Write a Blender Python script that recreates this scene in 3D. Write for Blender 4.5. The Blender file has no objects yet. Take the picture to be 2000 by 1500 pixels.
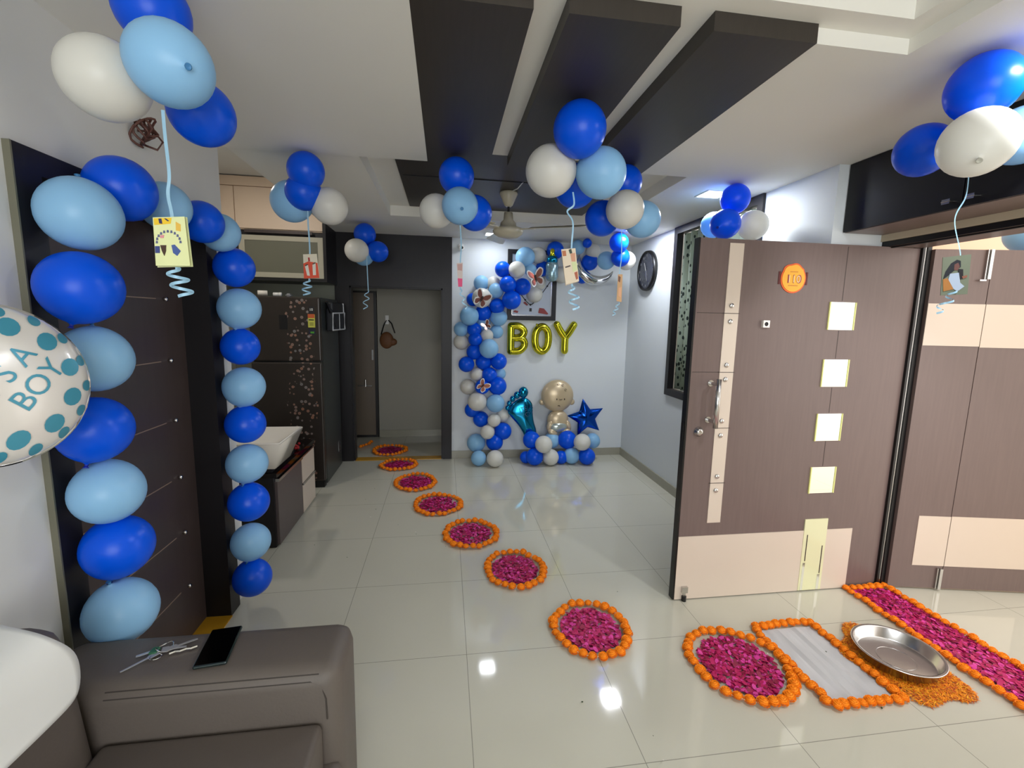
import bpy, bmesh, math, random
from mathutils import Vector, Matrix
random.seed(7)
SC = bpy.context.scene
COL = SC.collection
PI = math.pi
V = Vector

# ---------------- camera ----------------
cam_d = bpy.data.cameras.new('camera')
cam_d.sensor_fit = 'HORIZONTAL'
cam_d.sensor_width = 36.0
cam_d.lens = 36.0 * 889.438 / 2000.0
cam_d.clip_start = 0.03
cam = bpy.data.objects.new('camera', cam_d)
COL.objects.link(cam)
CM = Matrix(((0.9894807, -0.0002726, -0.1446645), (-0.1432050, 0.1398545, -0.9797617), (0.0204990, 0.9901720, 0.1383443)))
cam.matrix_world = Matrix.Translation((0, 0, 1.53)) @ CM.to_4x4()
SC.camera = cam

# ---------------- view, world, lights ----------------
SC.view_settings.view_transform = 'Standard'
SC.view_settings.look = 'None'
SC.view_settings.gamma = 1.0
SC.view_settings.exposure = 0.28
SC.cycles.max_bounces = 8
SC.cycles.sample_clamp_indirect = 6.0
W = bpy.data.worlds.new('daylight')
SC.world = W
W.use_nodes = True
bg = W.node_tree.nodes['Background']
bg.inputs[0].default_value = (1.0, 0.93, 0.86, 1)
bg.inputs[1].default_value = 1.75

def area(name, loc, target, sx, sy, power, color=(1, 1, 1), spread=None):
    d = bpy.data.lights.new(name, 'AREA')
    d.shape = 'RECTANGLE'; d.size = sx; d.size_y = sy
    d.energy = power; d.color = color
    if spread: d.spread = spread
    o = bpy.data.objects.new(name, d)
    COL.objects.link(o)
    o.location = loc
    o.rotation_euler = (V(target) - V(loc)).to_track_quat('-Z', 'Y').to_euler()
    return o
# added fill light behind the camera; daylight through the entrance lobby on the right
area('rear_fill_light', (0.3, -2.3, 1.5), (0.3, 2, 1.2), 2.2, 1.8, 66, (0.93, 0.97, 1.0))
area('lobby_daylight', (3.5, -0.6, 1.5), (2.2, 2.2, 1.2), 1.4, 1.8, 9.5, (1.0, 0.93, 0.86))
area('niche_fill_light', (-1.62, 3.5, 2.7), (-1.5, 3.6, 0), 0.15, 0.15, 6, (1.0, 0.93, 0.84))  # added light without a fixture, brightens the cupboards and fridge
LAMPS = [(0.47, 4.64), (1.71, 4.06), (1.72, 2.88), (1.78, 1.0), (-0.75, 0.75), (-0.75, -1.0)]
for (lx, ly) in LAMPS:
    pw = {0: 1.9, 1: 9, 2: 10.5, 3: 14}.get(LAMPS.index((lx, ly)), 46)
    area('ceiling_lamp_glow', (lx, ly, 2.362), (lx, ly, 0), 0.15, 0.15, pw, (0.92, 0.96, 1.0))

# ---------------- helpers ----------------
def mat(name, color, rough=0.5, metal=0.0, noise=0.0, nscale=20.0, bump=0.0, spec=0.5, coat=0.0, emit=None, emit_s=0.0, sub=0.0, stretch=None, alpha=None, trans=0.0):
    m = bpy.data.materials.new(name); m.use_nodes = True
    nt = m.node_tree; b = nt.nodes['Principled BSDF']
    b.inputs['Base Color'].default_value = (*color, 1)
    b.inputs['Roughness'].default_value = rough
    b.inputs['Metallic'].default_value = metal
    b.inputs['Specular IOR Level'].default_value = spec
    b.inputs['Coat Weight'].default_value = coat
    b.inputs['Transmission Weight'].default_value = trans
    if sub:
        b.inputs['Subsurface Weight'].default_value = sub
        b.inputs['Subsurface Radius'].default_value = (0.02, 0.02, 0.02)
    if emit:
        b.inputs['Emission Color'].default_value = (*emit, 1)
        b.inputs['Emission Strength'].default_value = emit_s
    tc = nt.nodes.new('ShaderNodeTexCoord')
    mp = nt.nodes.new('ShaderNodeMapping')
    nt.links.new(tc.outputs['Object'], mp.inputs[0])
    if stretch: mp.inputs['Scale'].default_value = stretch
    nz = nt.nodes.new('ShaderNodeTexNoise')
    nz.inputs['Scale'].default_value = nscale; nz.inputs['Detail'].default_value = 4
    nt.links.new(mp.outputs[0], nz.inputs['Vector'])
    if noise:
        mr = nt.nodes.new('ShaderNodeMapRange')
        mr.inputs[3].default_value = 1 - noise; mr.inputs[4].default_value = 1 + noise
        nt.links.new(nz.outputs[0], mr.inputs[0])
        mx = nt.nodes.new('ShaderNodeVectorMath'); mx.operation = 'SCALE'
        mx.inputs[0].default_value = color
        nt.links.new(mr.outputs[0], mx.inputs['Scale'])
        nt.links.new(mx.outputs[0], b.inputs['Base Color'])
    if bump:
        bp = nt.nodes.new('ShaderNodeBump'); bp.inputs['Strength'].default_value = bump
        bp.inputs['Distance'].default_value = 0.01
        nt.links.new(nz.outputs[0], bp.inputs['Height'])
        nt.links.new(bp.outputs[0], b.inputs['Normal'])
    return m

def srgb(r, g, b):
    f = lambda c: (c / 255.0) ** 2.2
    return (f(r), f(g), f(b))

def bx(bm, x0, x1, y0, y1, z0, z1):
    vs = [bm.verts.new(p) for p in ((x0, y0, z0), (x1, y0, z0), (x1, y1, z0), (x0, y1, z0), (x0, y0, z1), (x1, y0, z1), (x1, y1, z1), (x0, y1, z1))]
    for f in ((3, 2, 1, 0), (4, 5, 6, 7), (0, 1, 5, 4), (1, 2, 6, 5), (2, 3, 7, 6), (3, 0, 4, 7)):
        bm.faces.new([vs[i] for i in f])
    return vs

def B(*boxes):
    bm = bmesh.new()
    for b in boxes: bx(bm, *b)
    return bm

def cyl(bm, a, b, r, n=16, r2=None):
    a = V(a); b = V(b); r2 = r if r2 is None else r2
    q = (b - a).to_track_quat('Z', 'Y')
    A = []; Bv = []
    for i in range(n):
        t = 2 * PI * i / n; d = q @ V((math.cos(t), math.sin(t), 0))
        A.append(bm.verts.new(a + d * r)); Bv.append(bm.verts.new(b + d * r2))
    for i in range(n):
        j = (i + 1) % n; bm.faces.new((A[i], A[j], Bv[j], Bv[i]))
    bm.faces.new(A[::-1]); bm.faces.new(Bv)
    return bm

def tube(bm, pts, r, n=8, closed=False, radii=None):
    pts = [V(p) for p in pts]; rings = []; N = len(pts)
    up = V((0.13, 0.27, 0.95))
    for i, p in enumerate(pts):
        if closed: d = pts[(i + 1) % N] - pts[i - 1]
        else: d = pts[min(i + 1, N - 1)] - pts[max(i - 1, 0)]
        d.normalize(); s = d.cross(up)
        if s.length < 1e-3: s = d.cross(V((1, 0, 0)))
        s.normalize(); t = s.cross(d)
        rr = radii[i] if radii else r
        rings.append([bm.verts.new(p + (s * math.cos(2 * PI * k / n) + t * math.sin(2 * PI * k / n)) * rr) for k in range(n)])
    for i in range(N if closed else N - 1):
        a = rings[i]; b = rings[(i + 1) % N]
        for k in range(n): bm.faces.new((a[k], a[(k + 1) % n], b[(k + 1) % n], b[k]))
    if not closed:
        bm.faces.new(rings[0][::-1]); bm.faces.new(rings[-1])
    return bm

def lathe(bm, prof, n=24, center=(0, 0, 0), axis=(0, 0, 1)):
    c = V(center); q = V(axis).to_track_quat('Z', 'Y'); rings = []
    for (r, z) in prof:
        if r < 1e-5: rings.append([bm.verts.new(c + q @ V((0, 0, z)))])
        else: rings.append([bm.verts.new(c + q @ V((r * math.cos(2 * PI * k / n), r * math.sin(2 * PI * k / n), z))) for k in range(n)])
    for a, b in zip(rings, rings[1:]):
        for k in range(n):
            j = (k + 1) % n
            if len(a) == 1 and len(b) == 1: continue
            if len(a) == 1: bm.faces.new((a[0], b[j], b[k]))
            elif len(b) == 1: bm.faces.new((a[k], a[j], b[0]))
            else: bm.faces.new((a[k], a[j], b[j], b[k]))
    return bm

def ball(bm, c, r, sub=2, scale=(1, 1, 1), rot=None):
    m = Matrix.Translation(c) @ (rot.to_matrix().to_4x4() if rot else Matrix()) @ Matrix.Diagonal((r * scale[0], r * scale[1], r * scale[2], 1))
    bmesh.ops.create_icosphere(bm, subdivisions=sub, radius=1.0, matrix=m)
    return bm

def prism(bm, pts, h, frame):
    """extrude a flat outline by h; frame(u, v, w) -> world"""
    a = [bm.verts.new(frame(u, v, 0)) for u, v in pts]; b = [bm.verts.new(frame(u, v, h)) for u, v in pts]
    n = len(pts)
    for i in range(n): bm.faces.new((a[i], a[(i + 1) % n], b[(i + 1) % n], b[i]))
    f1 = bm.faces.new(b); f2 = bm.faces.new(a[::-1])
    bmesh.ops.triangulate(bm, faces=[f1, f2])
    return bm

def bevelbox(x0, x1, y0, y1, z0, z1, w=0.02, seg=3):
    bm = B((x0, x1, y0, y1, z0, z1))
    bmesh.ops.bevel(bm, geom=list(bm.edges), offset=w, segments=seg, profile=0.5, affect='EDGES')
    return bm

def obj(name, bm, m, parent=None, smooth=False, loc=None, label=None):
    me = bpy.data.meshes.new(name)
    bmesh.ops.recalc_face_normals(bm, faces=bm.faces)
    if smooth:
        for f in bm.faces: f.smooth = True
    bm.to_mesh(me); bm.free()
    for mm in (m if isinstance(m, (list, tuple)) else [m]): me.materials.append(mm)
    o = bpy.data.objects.new(name, me); COL.objects.link(o)
    if parent is not None:
        o.parent = parent
        o.matrix_parent_inverse = Matrix.Translation(-parent.location) if parent.type == 'EMPTY' and parent.parent is None and not any(parent.rotation_euler) else Matrix()
    if loc: o.location = loc
    if label: o['label'] = label
    return o

def tag(o, label, cat, group=None, kind=None):
    o['label'] = label; o['category'] = cat
    if group: o['group'] = group
    if kind: o['kind'] = kind
    return o

def thing(name, label, cat, loc=(0, 0, 0), group=None):
    o = bpy.data.objects.new(name, None); COL.objects.link(o)
    o.location = loc; o.empty_display_size = 0.05
    return tag(o, label, cat, group)

def struct(name, bm, m, parent=None, smooth=False):
    o = obj(name, bm, m, parent, smooth)
    if parent is None: o['kind'] = 'structure'
    return o

def sempty(name, loc=(0, 0, 0)):
    o = bpy.data.objects.new(name, None); COL.objects.link(o); o.location = loc; o['kind'] = 'structure'
    o.empty_display_size = 0.05
    return o

# ---------------- materials ----------------
M = {}
M['wall'] = mat('painted_wall', srgb(214, 219, 222), 0.6, noise=0.02, nscale=3, bump=0.02)
M['wall_l'] = mat('painted_wall_left', srgb(214, 214, 210), 0.6, noise=0.02, nscale=3, bump=0.02)
M['ceil'] = mat('ceiling_paint', srgb(228, 225, 216), 0.7, noise=0.015, nscale=2)
M['beam'] = mat('dark_walnut_laminate', srgb(58, 53, 48), 0.45, noise=0.18, nscale=14, stretch=(6, 0.35, 1), spec=0.35)
M['dark'] = mat('black_brown_laminate', srgb(38, 36, 38), 0.4, noise=0.12, nscale=14, stretch=(3, 1, .4), spec=0.3)
M['brown'] = mat('dark_brown_laminate', srgb(70, 60, 58), 0.38, noise=0.15, nscale=12, stretch=(3, 3, .3), spec=0.4)
M['loft'] = mat('charcoal_laminate', srgb(24, 23, 27), 0.4, noise=0.1, nscale=14, stretch=(1, .3, 3), spec=0.35)
M['taupe'] = mat('taupe_wood_laminate', srgb(112, 96, 92), 0.35, noise=0.12, nscale=9, stretch=(9, 9, .5), spec=0.4)
M['beige'] = mat('cream_laminate', srgb(212, 196, 180), 0.35, noise=0.015, nscale=6)
M['cream'] = mat('cream_cupboard', srgb(228, 204, 180), 0.4, noise=0.02, nscale=6)
M['lintel'] = mat('beige_lintel', srgb(190, 175, 150), 0.5, noise=0.02)
M['black'] = mat('black_rubber', srgb(12, 11, 14), 0.4)
M['steel'] = mat('brushed_steel', (0.62, 0.61, 0.6), 0.22, 1.0, noise=0.05, nscale=60)
M['chrome'] = mat('chrome', (0.8, 0.79, 0.78), 0.08, 1.0)
M['white'] = mat('white_plastic', srgb(235, 235, 232), 0.35)
M['skirt'] = mat('grey_tile_skirting', srgb(158, 155, 140), 0.25, noise=0.05, nscale=12)
M['marble'] = mat('yellow_marble', srgb(190, 140, 40), 0.15, noise=0.25, nscale=9)
M['mirror'] = mat('bright_mirror_glass', (0.93, 0.95, 0.9), 0.03, 1.0)
M['mirror2'] = mat('pale_green_glass', srgb(222, 220, 178), 0.12, 0.0)
M['sofa'] = mat('grey_brown_leatherette', srgb(94, 86, 80), 0.55, noise=0.05, nscale=160, bump=0.04)
M['cloth'] = mat('white_cloth', srgb(232, 232, 228), 0.8, noise=0.02, nscale=12)
M['paper'] = mat('white_paper', srgb(240, 240, 242), 0.7)
M['porcelain'] = mat('porcelain', srgb(238, 232, 222), 0.12, coat=0.4)
M['granite'] = mat('black_granite', srgb(16, 10, 12), 0.08, noise=0.3, nscale=60)
M['fan'] = mat('fan_ivory', srgb(196, 188, 165), 0.3)
M['lamp'] = mat('led_panel', (1, 1, 1), 0.5, emit=(0.86, 0.93, 1.0), emit_s=9.0)
M['gold'] = mat('gold_foil', (0.72, 0.66, 0.04), 0.16, 1.0)
M['foil_blue'] = mat('blue_foil', (0.01, 0.09, 0.55), 0.15, 1.0)
M['foil_teal'] = mat('teal_foil', (0.015, 0.27, 0.5), 0.16, 1.0)
M['foil_silver'] = mat('silver_foil', (0.8, 0.8, 0.8), 0.1, 1.0)
M['foil_skin'] = mat('champagne_foil', srgb(200, 180, 148), 0.3, 0.3)
M['foil_white'] = mat('white_foil', srgb(226, 222, 216), 0.25, 0.15, coat=0.3)
M['foil_aqua'] = mat('aqua_print', srgb(72, 150, 175), 0.3, 0.2)
M['rose'] = mat('rose_foil', srgb(190, 130, 120), 0.2, 0.8)
M['orange'] = mat('marigold_petals', srgb(248, 146, 16), 0.75, noise=0.25, nscale=60)
M['green'] = mat('sepal_green', srgb(40, 62, 25), 0.7)
M['thread'] = mat('cotton_thread', srgb(225, 220, 205), 0.8)
M['magenta'] = mat('rose_petals', srgb(180, 14, 88), 0.55)
M['glass'] = mat('window_glass', (0.9, 0.95, 0.95), 0.02, trans=1.0)
M['fridge'] = mat('charcoal_fridge_steel', srgb(50, 46, 43), 0.28, 0.3, noise=0.04, nscale=4)
M['fridge_side'] = mat('dark_fridge_side', srgb(56, 60, 60), 0.35, 0.2)
M['frost'] = mat('frosted_olive_glass', srgb(112, 112, 96), 0.3)
M['grey'] = mat('grey_green_wall', srgb(135, 138, 125), 0.6)
M['corr'] = mat('passage_wall', srgb(165, 162, 150), 0.6)
M['corrdoor'] = mat('passage_door_laminate', srgb(110, 98, 85), 0.45, noise=0.08, nscale=8, stretch=(4, 4, .4))
M['pink'] = mat('lobby_wall', srgb(240, 200, 170), 0.6)

def balloon_mat(name, color, trans_w):
    m = bpy.data.materials.new(name); m.use_nodes = True; nt = m.node_tree
    b = nt.nodes['Principled BSDF']; b.inputs['Base Color'].default_value = (*color, 1)
    b.inputs['Roughness'].default_value = 0.3; b.inputs['Specular IOR Level'].default_value = 0.32
    t = nt.nodes.new('ShaderNodeBsdfTranslucent'); t.inputs[0].default_value = (*color, 1)
    mx = nt.nodes.new('ShaderNodeMixShader'); mx.inputs[0].default_value = trans_w
    nt.links.new(b.outputs[0], mx.inputs[1]); nt.links.new(t.outputs[0], mx.inputs[2])
    nt.links.new(mx.outputs[0], nt.nodes['Material Output'].inputs[0])
    nz = nt.nodes.new('ShaderNodeTexNoise'); nz.inputs['Scale'].default_value = 2.0
    mr = nt.nodes.new('ShaderNodeMapRange'); mr.inputs[3].default_value = 0.26; mr.inputs[4].default_value = 0.36
    nt.links.new(nz.outputs[0], mr.inputs[0]); nt.links.new(mr.outputs[0], b.inputs['Roughness'])
    return m
BM_ = {'blue': balloon_mat('blue_latex', srgb(8, 92, 238), 0.2), 'light': balloon_mat('pale_blue_latex', srgb(152, 204, 243), 0.22), 'white': balloon_mat('white_latex', srgb(228, 226, 218), 0.22)}

# floor: polished vitrified tiles, 0.6 m grid
fm = bpy.data.materials.new('vitrified_floor_tile'); fm.use_nodes = True
nt = fm.node_tree; fb = nt.nodes['Principled BSDF']
geo = nt.nodes.new('ShaderNodeNewGeometry'); sep = nt.nodes.new('ShaderNodeSeparateXYZ'); nt.links.new(geo.outputs['Position'], sep.inputs[0])
def line(axis, off):
    a = nt.nodes.new('ShaderNodeMath'); a.operation = 'SUBTRACT'; a.inputs[1].default_value = off - 6.0
    nt.links.new(sep.outputs[axis], a.inputs[0])
    d = nt.nodes.new('ShaderNodeMath'); d.operation = 'DIVIDE'; d.inputs[1].default_value = 0.6; nt.links.new(a.outputs[0], d.inputs[0])
    f = nt.nodes.new('ShaderNodeMath'); f.operation = 'FRACT'; nt.links.new(d.outputs[0], f.inputs[0])
    g = nt.nodes.new('ShaderNodeMath'); g.operation = 'LESS_THAN'; g.inputs[1].default_value = 0.0045; nt.links.new(f.outputs[0], g.inputs[0])
    return g
g1 = line('X', 0.096); g2 = line('Y', 1.913 - 0.001)
gm = nt.nodes.new('ShaderNodeMath'); gm.operation = 'MAXIMUM'; nt.links.new(g1.outputs[0], gm.inputs[0]); nt.links.new(g2.outputs[0], gm.inputs[1])
nz = nt.nodes.new('ShaderNodeTexNoise'); nz.inputs['Scale'].default_value = 1.6; nz.inputs['Detail'].default_value = 5; nt.links.new(geo.outputs['Position'], nz.inputs['Vector'])
cr = nt.nodes.new('ShaderNodeMix'); cr.data_type = 'RGBA'; cr.inputs[6].default_value = (*srgb(192, 189, 173), 1); cr.inputs[7].default_value = (*srgb(202, 199, 184), 1); nt.links.new(nz.outputs[0], cr.inputs[0])
cg = nt.nodes.new('ShaderNodeMix'); cg.data_type = 'RGBA'; cg.inputs[7].default_value = (*srgb(140, 138, 126), 1); nt.links.new(cr.outputs[2], cg.inputs[6]); nt.links.new(gm.outputs[0], cg.inputs[0])
nt.links.new(cg.outputs[2], fb.inputs['Base Color'])
fb.inputs['Roughness'].default_value = 0.06; fb.inputs['Specular IOR Level'].default_value = 0.6

# ---------------- room shell ----------------
struct('floor', B((-2.2, 6.0, -2.6, 6.1, -0.1, 0.0)), fm)
Z = 2.37
# false ceiling border, with a far tray (over the fan) and a near tray
struct('ceiling', B((-1.1, -0.095, -2.6, 2.6, Z - .012, 2.62), (1.09, 1.417, 1.35, 2.6, Z, 2.62), (1.417, 2.35, -2.6, 2.24, Z, 2.62), (1.417, 2.03, 2.24, 2.6, Z, 2.62),
    (-1.1, -0.45, 2.6, 4.94, Z, 2.62), (1.38, 2.03, 2.6, 4.94, Z, 2.62), (-0.45, 1.38, 4.03, 4.94, Z, 2.62),
    (-0.45, 1.38, 2.6, 4.03, 2.45, 2.62), (-0.095, 1.09, 1.35, 2.6, 2.415, 2.62),
    (-0.095, 1.417, -2.6, 1.35, 2.50, 2.62), (1.34, 1.417, -2.6, 1.35, 2.415, 2.5), (-0.095, 1.34, 1.27, 1.35, 2.415, 2.5)), M['ceil'])
for k, (a, b) in enumerate([(-0.095, 0.235), (0.334, 0.658), (0.76, 1.09)]):
    struct('trim_%d' % (k + 1), B((a, b, 1.335, 2.605, Z - 0.008, 2.60)), M['beam'])
struct('trim_4', B((-0.29, 1.17, 2.6, 3.98, 2.44, 2.452)), M['beam'])
struct('trim_5', B((0.336, 1.16, 3.14, 3.145, 2.436, 2.441), (-0.27, 0.336, 3.14, 3.145, 2.436, 2.441)), M['loft'])
# niche ceiling over fridge
# left wall with door opening Y 1.39..2.42
struct('wall_left', B((-1.3, -1.1, -2.6, 1.39, 0, 2.62), (-1.3, -1.1, 1.39, 2.42, 1.95, 2.62), (-1.3, -1.1, 2.42, 2.54, 0, 2.62)), M['wall_l'])
struct('wall_niche', B((-2.2, -2.1, 2.42, 4.94, 0, 2.8), (-2.2, -1.3, 2.42, 2.54, 0, 2.8), (-2.2, -1.1, 2.42, 4.94, 2.75, 2.8), (-1.102, -1.1, 2.54, 4.94, 2.62, 2.8)), M['wall_l'])
struct('wall_back_niche', B((-2.2, -1.1, 4.94, 5.02, 0, 2.8)), M['grey'])
struct('wall_back', B((-0.03, 2.35, 4.94, 5.02, 0, 2.62), (-1.1, -0.03, 4.94, 5.02, 1.845, 2.62), (-1.1, -0.97, 4.94, 5.02, 0, 1.845)), M['wall'])
# dark cladding round the passage opening
pan = struct('trim_6', B((-1.1, 0.068, 4.915, 4.94, 1.845, Z), (-0.03, 0.068, 4.915, 4.94, 0, 1.845), (-1.112, -0.97, 4.915, 4.94, 0, 1.845)), M['dark'])
struct('trim_7', B((-0.045, -0.03, 4.93, 5.03, 0, 1.845), (-0.97, -0.955, 4.93, 5.03, 0, 1.845), (-0.97, -0.03, 4.93, 5.03, 1.83, 1.845)), M['dark'])
struct('trim_8', B((-0.955, -0.045, 4.915, 5.03, 0.0, 0.006)), M['marble'])
# right wall with window hole, then the return beside the entrance
struct('wall_right', B((2.03, 2.35, 3.94, 4.94, 0, 2.62), (2.03, 2.35, 2.79, 3.94, 0, 0.88), (2.03, 2.35, 2.24, 2.79, 0, 2.62)), M['wall'])
struct('wall_entrance', B((2.35, 2.55, -2.6, 0.95, 0, 2.62), (2.35, 2.55, 0.95, 2.24, 1.985, 2.62), (2.35, 2.55, 2.24, 2.8, 0, 2.62)), M['lintel'])
struct('wall_rear', B((-1.3, 2.55, -2.7, -2.6, 0, 2.62)), M['wall_l'])
struct('wall_lobby', B((2.55, 6.0, 2.75, 2.85, 0, 3.0)), M['pink'])
# passage beyond the back opening
struct('wall_passage', B((-0.845, 1.2, 5.95, 6.05, 0, 2.4), (-2.2, -1.19, 5.95, 6.05, 0, 2.4), (-1.19, -0.845, 5.95, 6.05, 1.9, 2.4), (0.9, 1.0, 5.02, 5.95, 0, 2.4), (-2.2, -2.1, 5.02, 5.95, 0, 2.4), (-2.2, 1.2, 5.02, 6.05, 2.4, 2.45), (-2.2, 1.2, 6.05, 6.1, 0, 2.45)), M['corr'])  # last box is an added backing against sky light leaking through gaps
struct('baseboard_passage', B((-0.845, 0.9, 5.938, 5.95, 0, 0.085)), M['skirt'])
dr = sempty('door_1', (-1.02, 5.95, 0))
struct('door_leaf', B((-1.165, -0.885, 5.93, 5.96, 0.03, 1.83)), M['corrdoor'], dr)
struct('door_frame', B((-0.885, -0.85, 5.925, 5.97, 0, 1.85), (-1.19, -1.165, 5.925, 5.97, 0, 1.85), (-1.165, -0.885, 5.925, 5.97, 1.83, 1.85), (-1.165, -0.885, 5.925, 5.97, 0, .03)), M['black'], dr)
bm = B((-1.09, -0.92, 5.905, 5.925, 0.665, 0.68)); cyl(bm, (-1.0, 5.915, .66), (-1.0, 5.915, .75), .012)
obj('door_bolt', bm, M['steel'], dr)
obj('door_handle', B((-0.915, -0.895, 5.9, 5.93, 1.0, 1.13)), M['steel'], dr)
struct('baseboard_back', B((0.068, 2.03, 4.928, 4.94, 0, 0.085)), M['skirt'])
struct('baseboard_right', B((2.018, 2.03, 2.24, 4.94, 0, 0.085)), M['skirt'])
struct('baseboard_niche', B((-2.1, -1.1, 4.928, 4.94, 0, 0.085)), M['skirt'])

# ---------------- ceiling lamps ----------------
names = ['square ceiling lamp at the far left, partly behind the fan motor', 'square ceiling lamp on the far right above the wall clock corner', 'square ceiling lamp glowing above the window curtain', 'square ceiling lamp outside the view by the loft cupboard', 'square ceiling lamp outside the view over the sofa', 'square ceiling lamp outside the view behind the camera']
for (lx, ly), nm in list(zip(LAMPS, names))[:3]:
    t = thing('ceiling_lamp', nm, 'ceiling lamp', (lx, ly, Z), 'square ceiling lamps')
    obj('lamp_frame', B((lx - .085, lx + .085, ly - .085, ly - .075, Z - .006, Z), (lx - .085, lx + .085, ly + .075, ly + .085, Z - .006, Z), (lx - .085, lx - .075, ly - .075, ly + .075, Z - .006, Z), (lx + .075, lx + .085, ly - .075, ly + .075, Z - .006, Z)), M['white'], t)
    obj('diffuser', B((lx - .075, lx + .075, ly - .075, ly + .075, Z - .003, Z)), M['lamp'], t)

# ---------------- window and curtain ----------------
w = sempty('window_1', (2.03, 3.36, 0.88))
struct('window_frame', B((2.012, 2.07, 2.79, 2.845, 0.88, Z), (2.012, 2.07, 3.885, 3.94, 0.88, Z), (2.012, 2.07, 2.845, 3.885, 0.88, 0.94), (2.012, 2.07, 2.845, 3.885, 2.31, Z)), M['dark'], w)
struct('window_pane', B((2.2, 2.206, 2.79, 3.94, 0.88, Z)), M['glass'], w)
struct('window_mullion', B((2.18, 2.22, 3.34, 3.39, 0.88, Z)), M['dark'], w)
cm = bpy.data.materials.new('leaf_print_curtain'); cm.use_nodes = True; nt = cm.node_tree; cb = nt.nodes['Principled BSDF']
cb.inputs['Roughness'].default_value = 0.9
tc = nt.nodes.new('ShaderNodeTexCoord'); mp = nt.nodes.new('ShaderNodeMapping'); mp.inputs['Scale'].default_value = (6, 44, 20); mp.inputs['Rotation'].default_value = (0.5, 0, 0)
nt.links.new(tc.outputs['Object'], mp.inputs[0]); vo = nt.nodes.new('ShaderNodeTexVoronoi'); vo.inputs['Scale'].default_value = 1.0; nt.links.new(mp.outputs[0], vo.inputs['Vector'])
rp = nt.nodes.new('ShaderNodeValToRGB'); rp.color_ramp.elements[0].position = 0.32; rp.color_ramp.elements[0].color = (*srgb(48, 58, 56), 1)
rp.color_ramp.elements[1].position = 0.36; rp.color_ramp.elements[1].color = (*srgb(165, 178, 165), 1); nt.links.new(vo.outputs['Distance'], rp.inputs[0]); nt.links.new(rp.outputs[0], cb.inputs['Base Color'])
def curtain(y0, y1, name, label):
    bm = bmesh.new(); cols = []
    n = 96
    for i in range(n + 1):
        y = y0 + (y1 - y0) * i / n; x = 2.065 + 0.018 * math.sin(2 * PI * (y) / 0.11)
        cols.append([bm.verts.new((x, y, z)) for z in (0.95, 1.4, 1.85, 2.305)])
    for a, b in zip(cols, cols[1:]):
        for k in range(3): bm.faces.new((a[k], b[k], b[k + 1], a[k + 1]))
    bmesh.ops.solidify(bm, geom=list(bm.faces), thickness=0.004)
    return tag(obj(name, bm, cm, smooth=True), label, 'curtain')
curtain(2.90, 3.875, 'curtain', 'sage green curtain with dark leaf print in the black framed window')

# ---------------- back wall fixtures ----------------
def stud_disc(bm, c, r, h, axis):
    lathe(bm, [(0, 0), (r, 0), (r, h * .4), (r * .75, h), (0, h)], 14, c, axis)
t = thing('wall_clock', 'round dark wall clock on the right wall near the corner', 'clock', (2.03, 4.46, 1.85))
bm = bmesh.new(); lathe(bm, [(0, 0), (.195, 0), (.2, .012), (.195, .04), (.18, .042), (.176, .03)], 40, (2.03, 4.46, 2.052), (-1, 0, 0)); obj('clock_case', bm, M['black'], t, True)
bm = bmesh.new(); lathe(bm, [(0, .028), (.178, .028)], 40, (2.03, 4.46, 2.052), (-1, 0, 0)); obj('clock_dial', bm, mat('dark_dial', srgb(60, 62, 72), .15, noise=.1), t)
bm = bmesh.new()
for k in range(12):
    a = k * PI / 6; cy_, cz_ = 4.46 + .15 * math.sin(a), 2.052 + .15 * math.cos(a)
    bx(bm, 1.999, 2.001, cy_ - .006, cy_ + .006, cz_ - .012, cz_ + .012)
obj('hour_marks', bm, M['steel'], t)
bm = bmesh.new(); tube(bm, [(1.997, 4.46, 2.052), (1.997, 4.435, 1.95)], .004, 6); tube(bm, [(1.996, 4.46, 2.052), (1.996, 4.50, 2.13)], .005, 6)
obj('clock_hands', bm, M['steel'], t)
t = thing('security_camera', 'small white security camera high on the back wall by the dark header', 'camera', (0.163, 4.94, 2.278))
bm = B((.135, .19, 4.915, 4.94, 2.24, 2.31)); bmesh.ops.bevel(bm, geom=list(bm.edges), offset=.006, segments=2, affect='EDGES')
cyl(bm, (.165, 4.93, 2.27), (.168, 4.87, 2.262), .026, 16); obj('camera_body', bm, M['white'], t)
bm = bmesh.new(); cyl(bm, (.168, 4.872, 2.262), (.1682, 4.862, 2.261), .014, 16); obj('lens', bm, M['black'], t)

# framed picture
t = thing('picture_frame', 'dark framed picture on the back wall behind the balloon arch', 'picture', (0.92, 4.94, 1.54))
x0, x1, z0, z1 = .655, 1.19, 1.535, 2.275
obj('frame', B((x0, x1, 4.905, 4.94, z0, z0 + .045), (x0, x1, 4.905, 4.94, z1 - .045, z1), (x0, x0 + .045, 4.905, 4.94, z0 + .045, z1 - .045), (x1 - .045, x1, 4.905, 4.94, z0 + .045, z1 - .045)), M['dark'], t)
obj('frame_slip', B((x0 + .05, x1 - .05, 4.915, 4.935, z0 + .05, z0 + .056), (x0 + .05, x0 + .056, 4.915, 4.935, z0 + .05, z1 - .05), (x1 - .056, x1 - .05, 4.915, 4.935, z0 + .05, z1 - .05)), M['steel'], t)
obj('print', B((x0 + .04, x1 - .04, 4.922, 4.94, z0 + .04, z1 - .04)), mat('pale_art_print', srgb(178, 186, 200), .25, noise=.06, nscale=5), t)
bm = bmesh.new(); P_ = []
for k in range(18):
    u = k / 17; P_.append((.79 + .34 * u, 4.918, 1.70 + .28 * abs(u - .36) ** 1.3 * 1.7))
tube(bm, P_, .004, 6)
for p in P_[::3]: ball(bm, p, .011, 1)
bx(bm, .90, .925, 4.916, 4.92, 1.63, 1.665)
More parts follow.
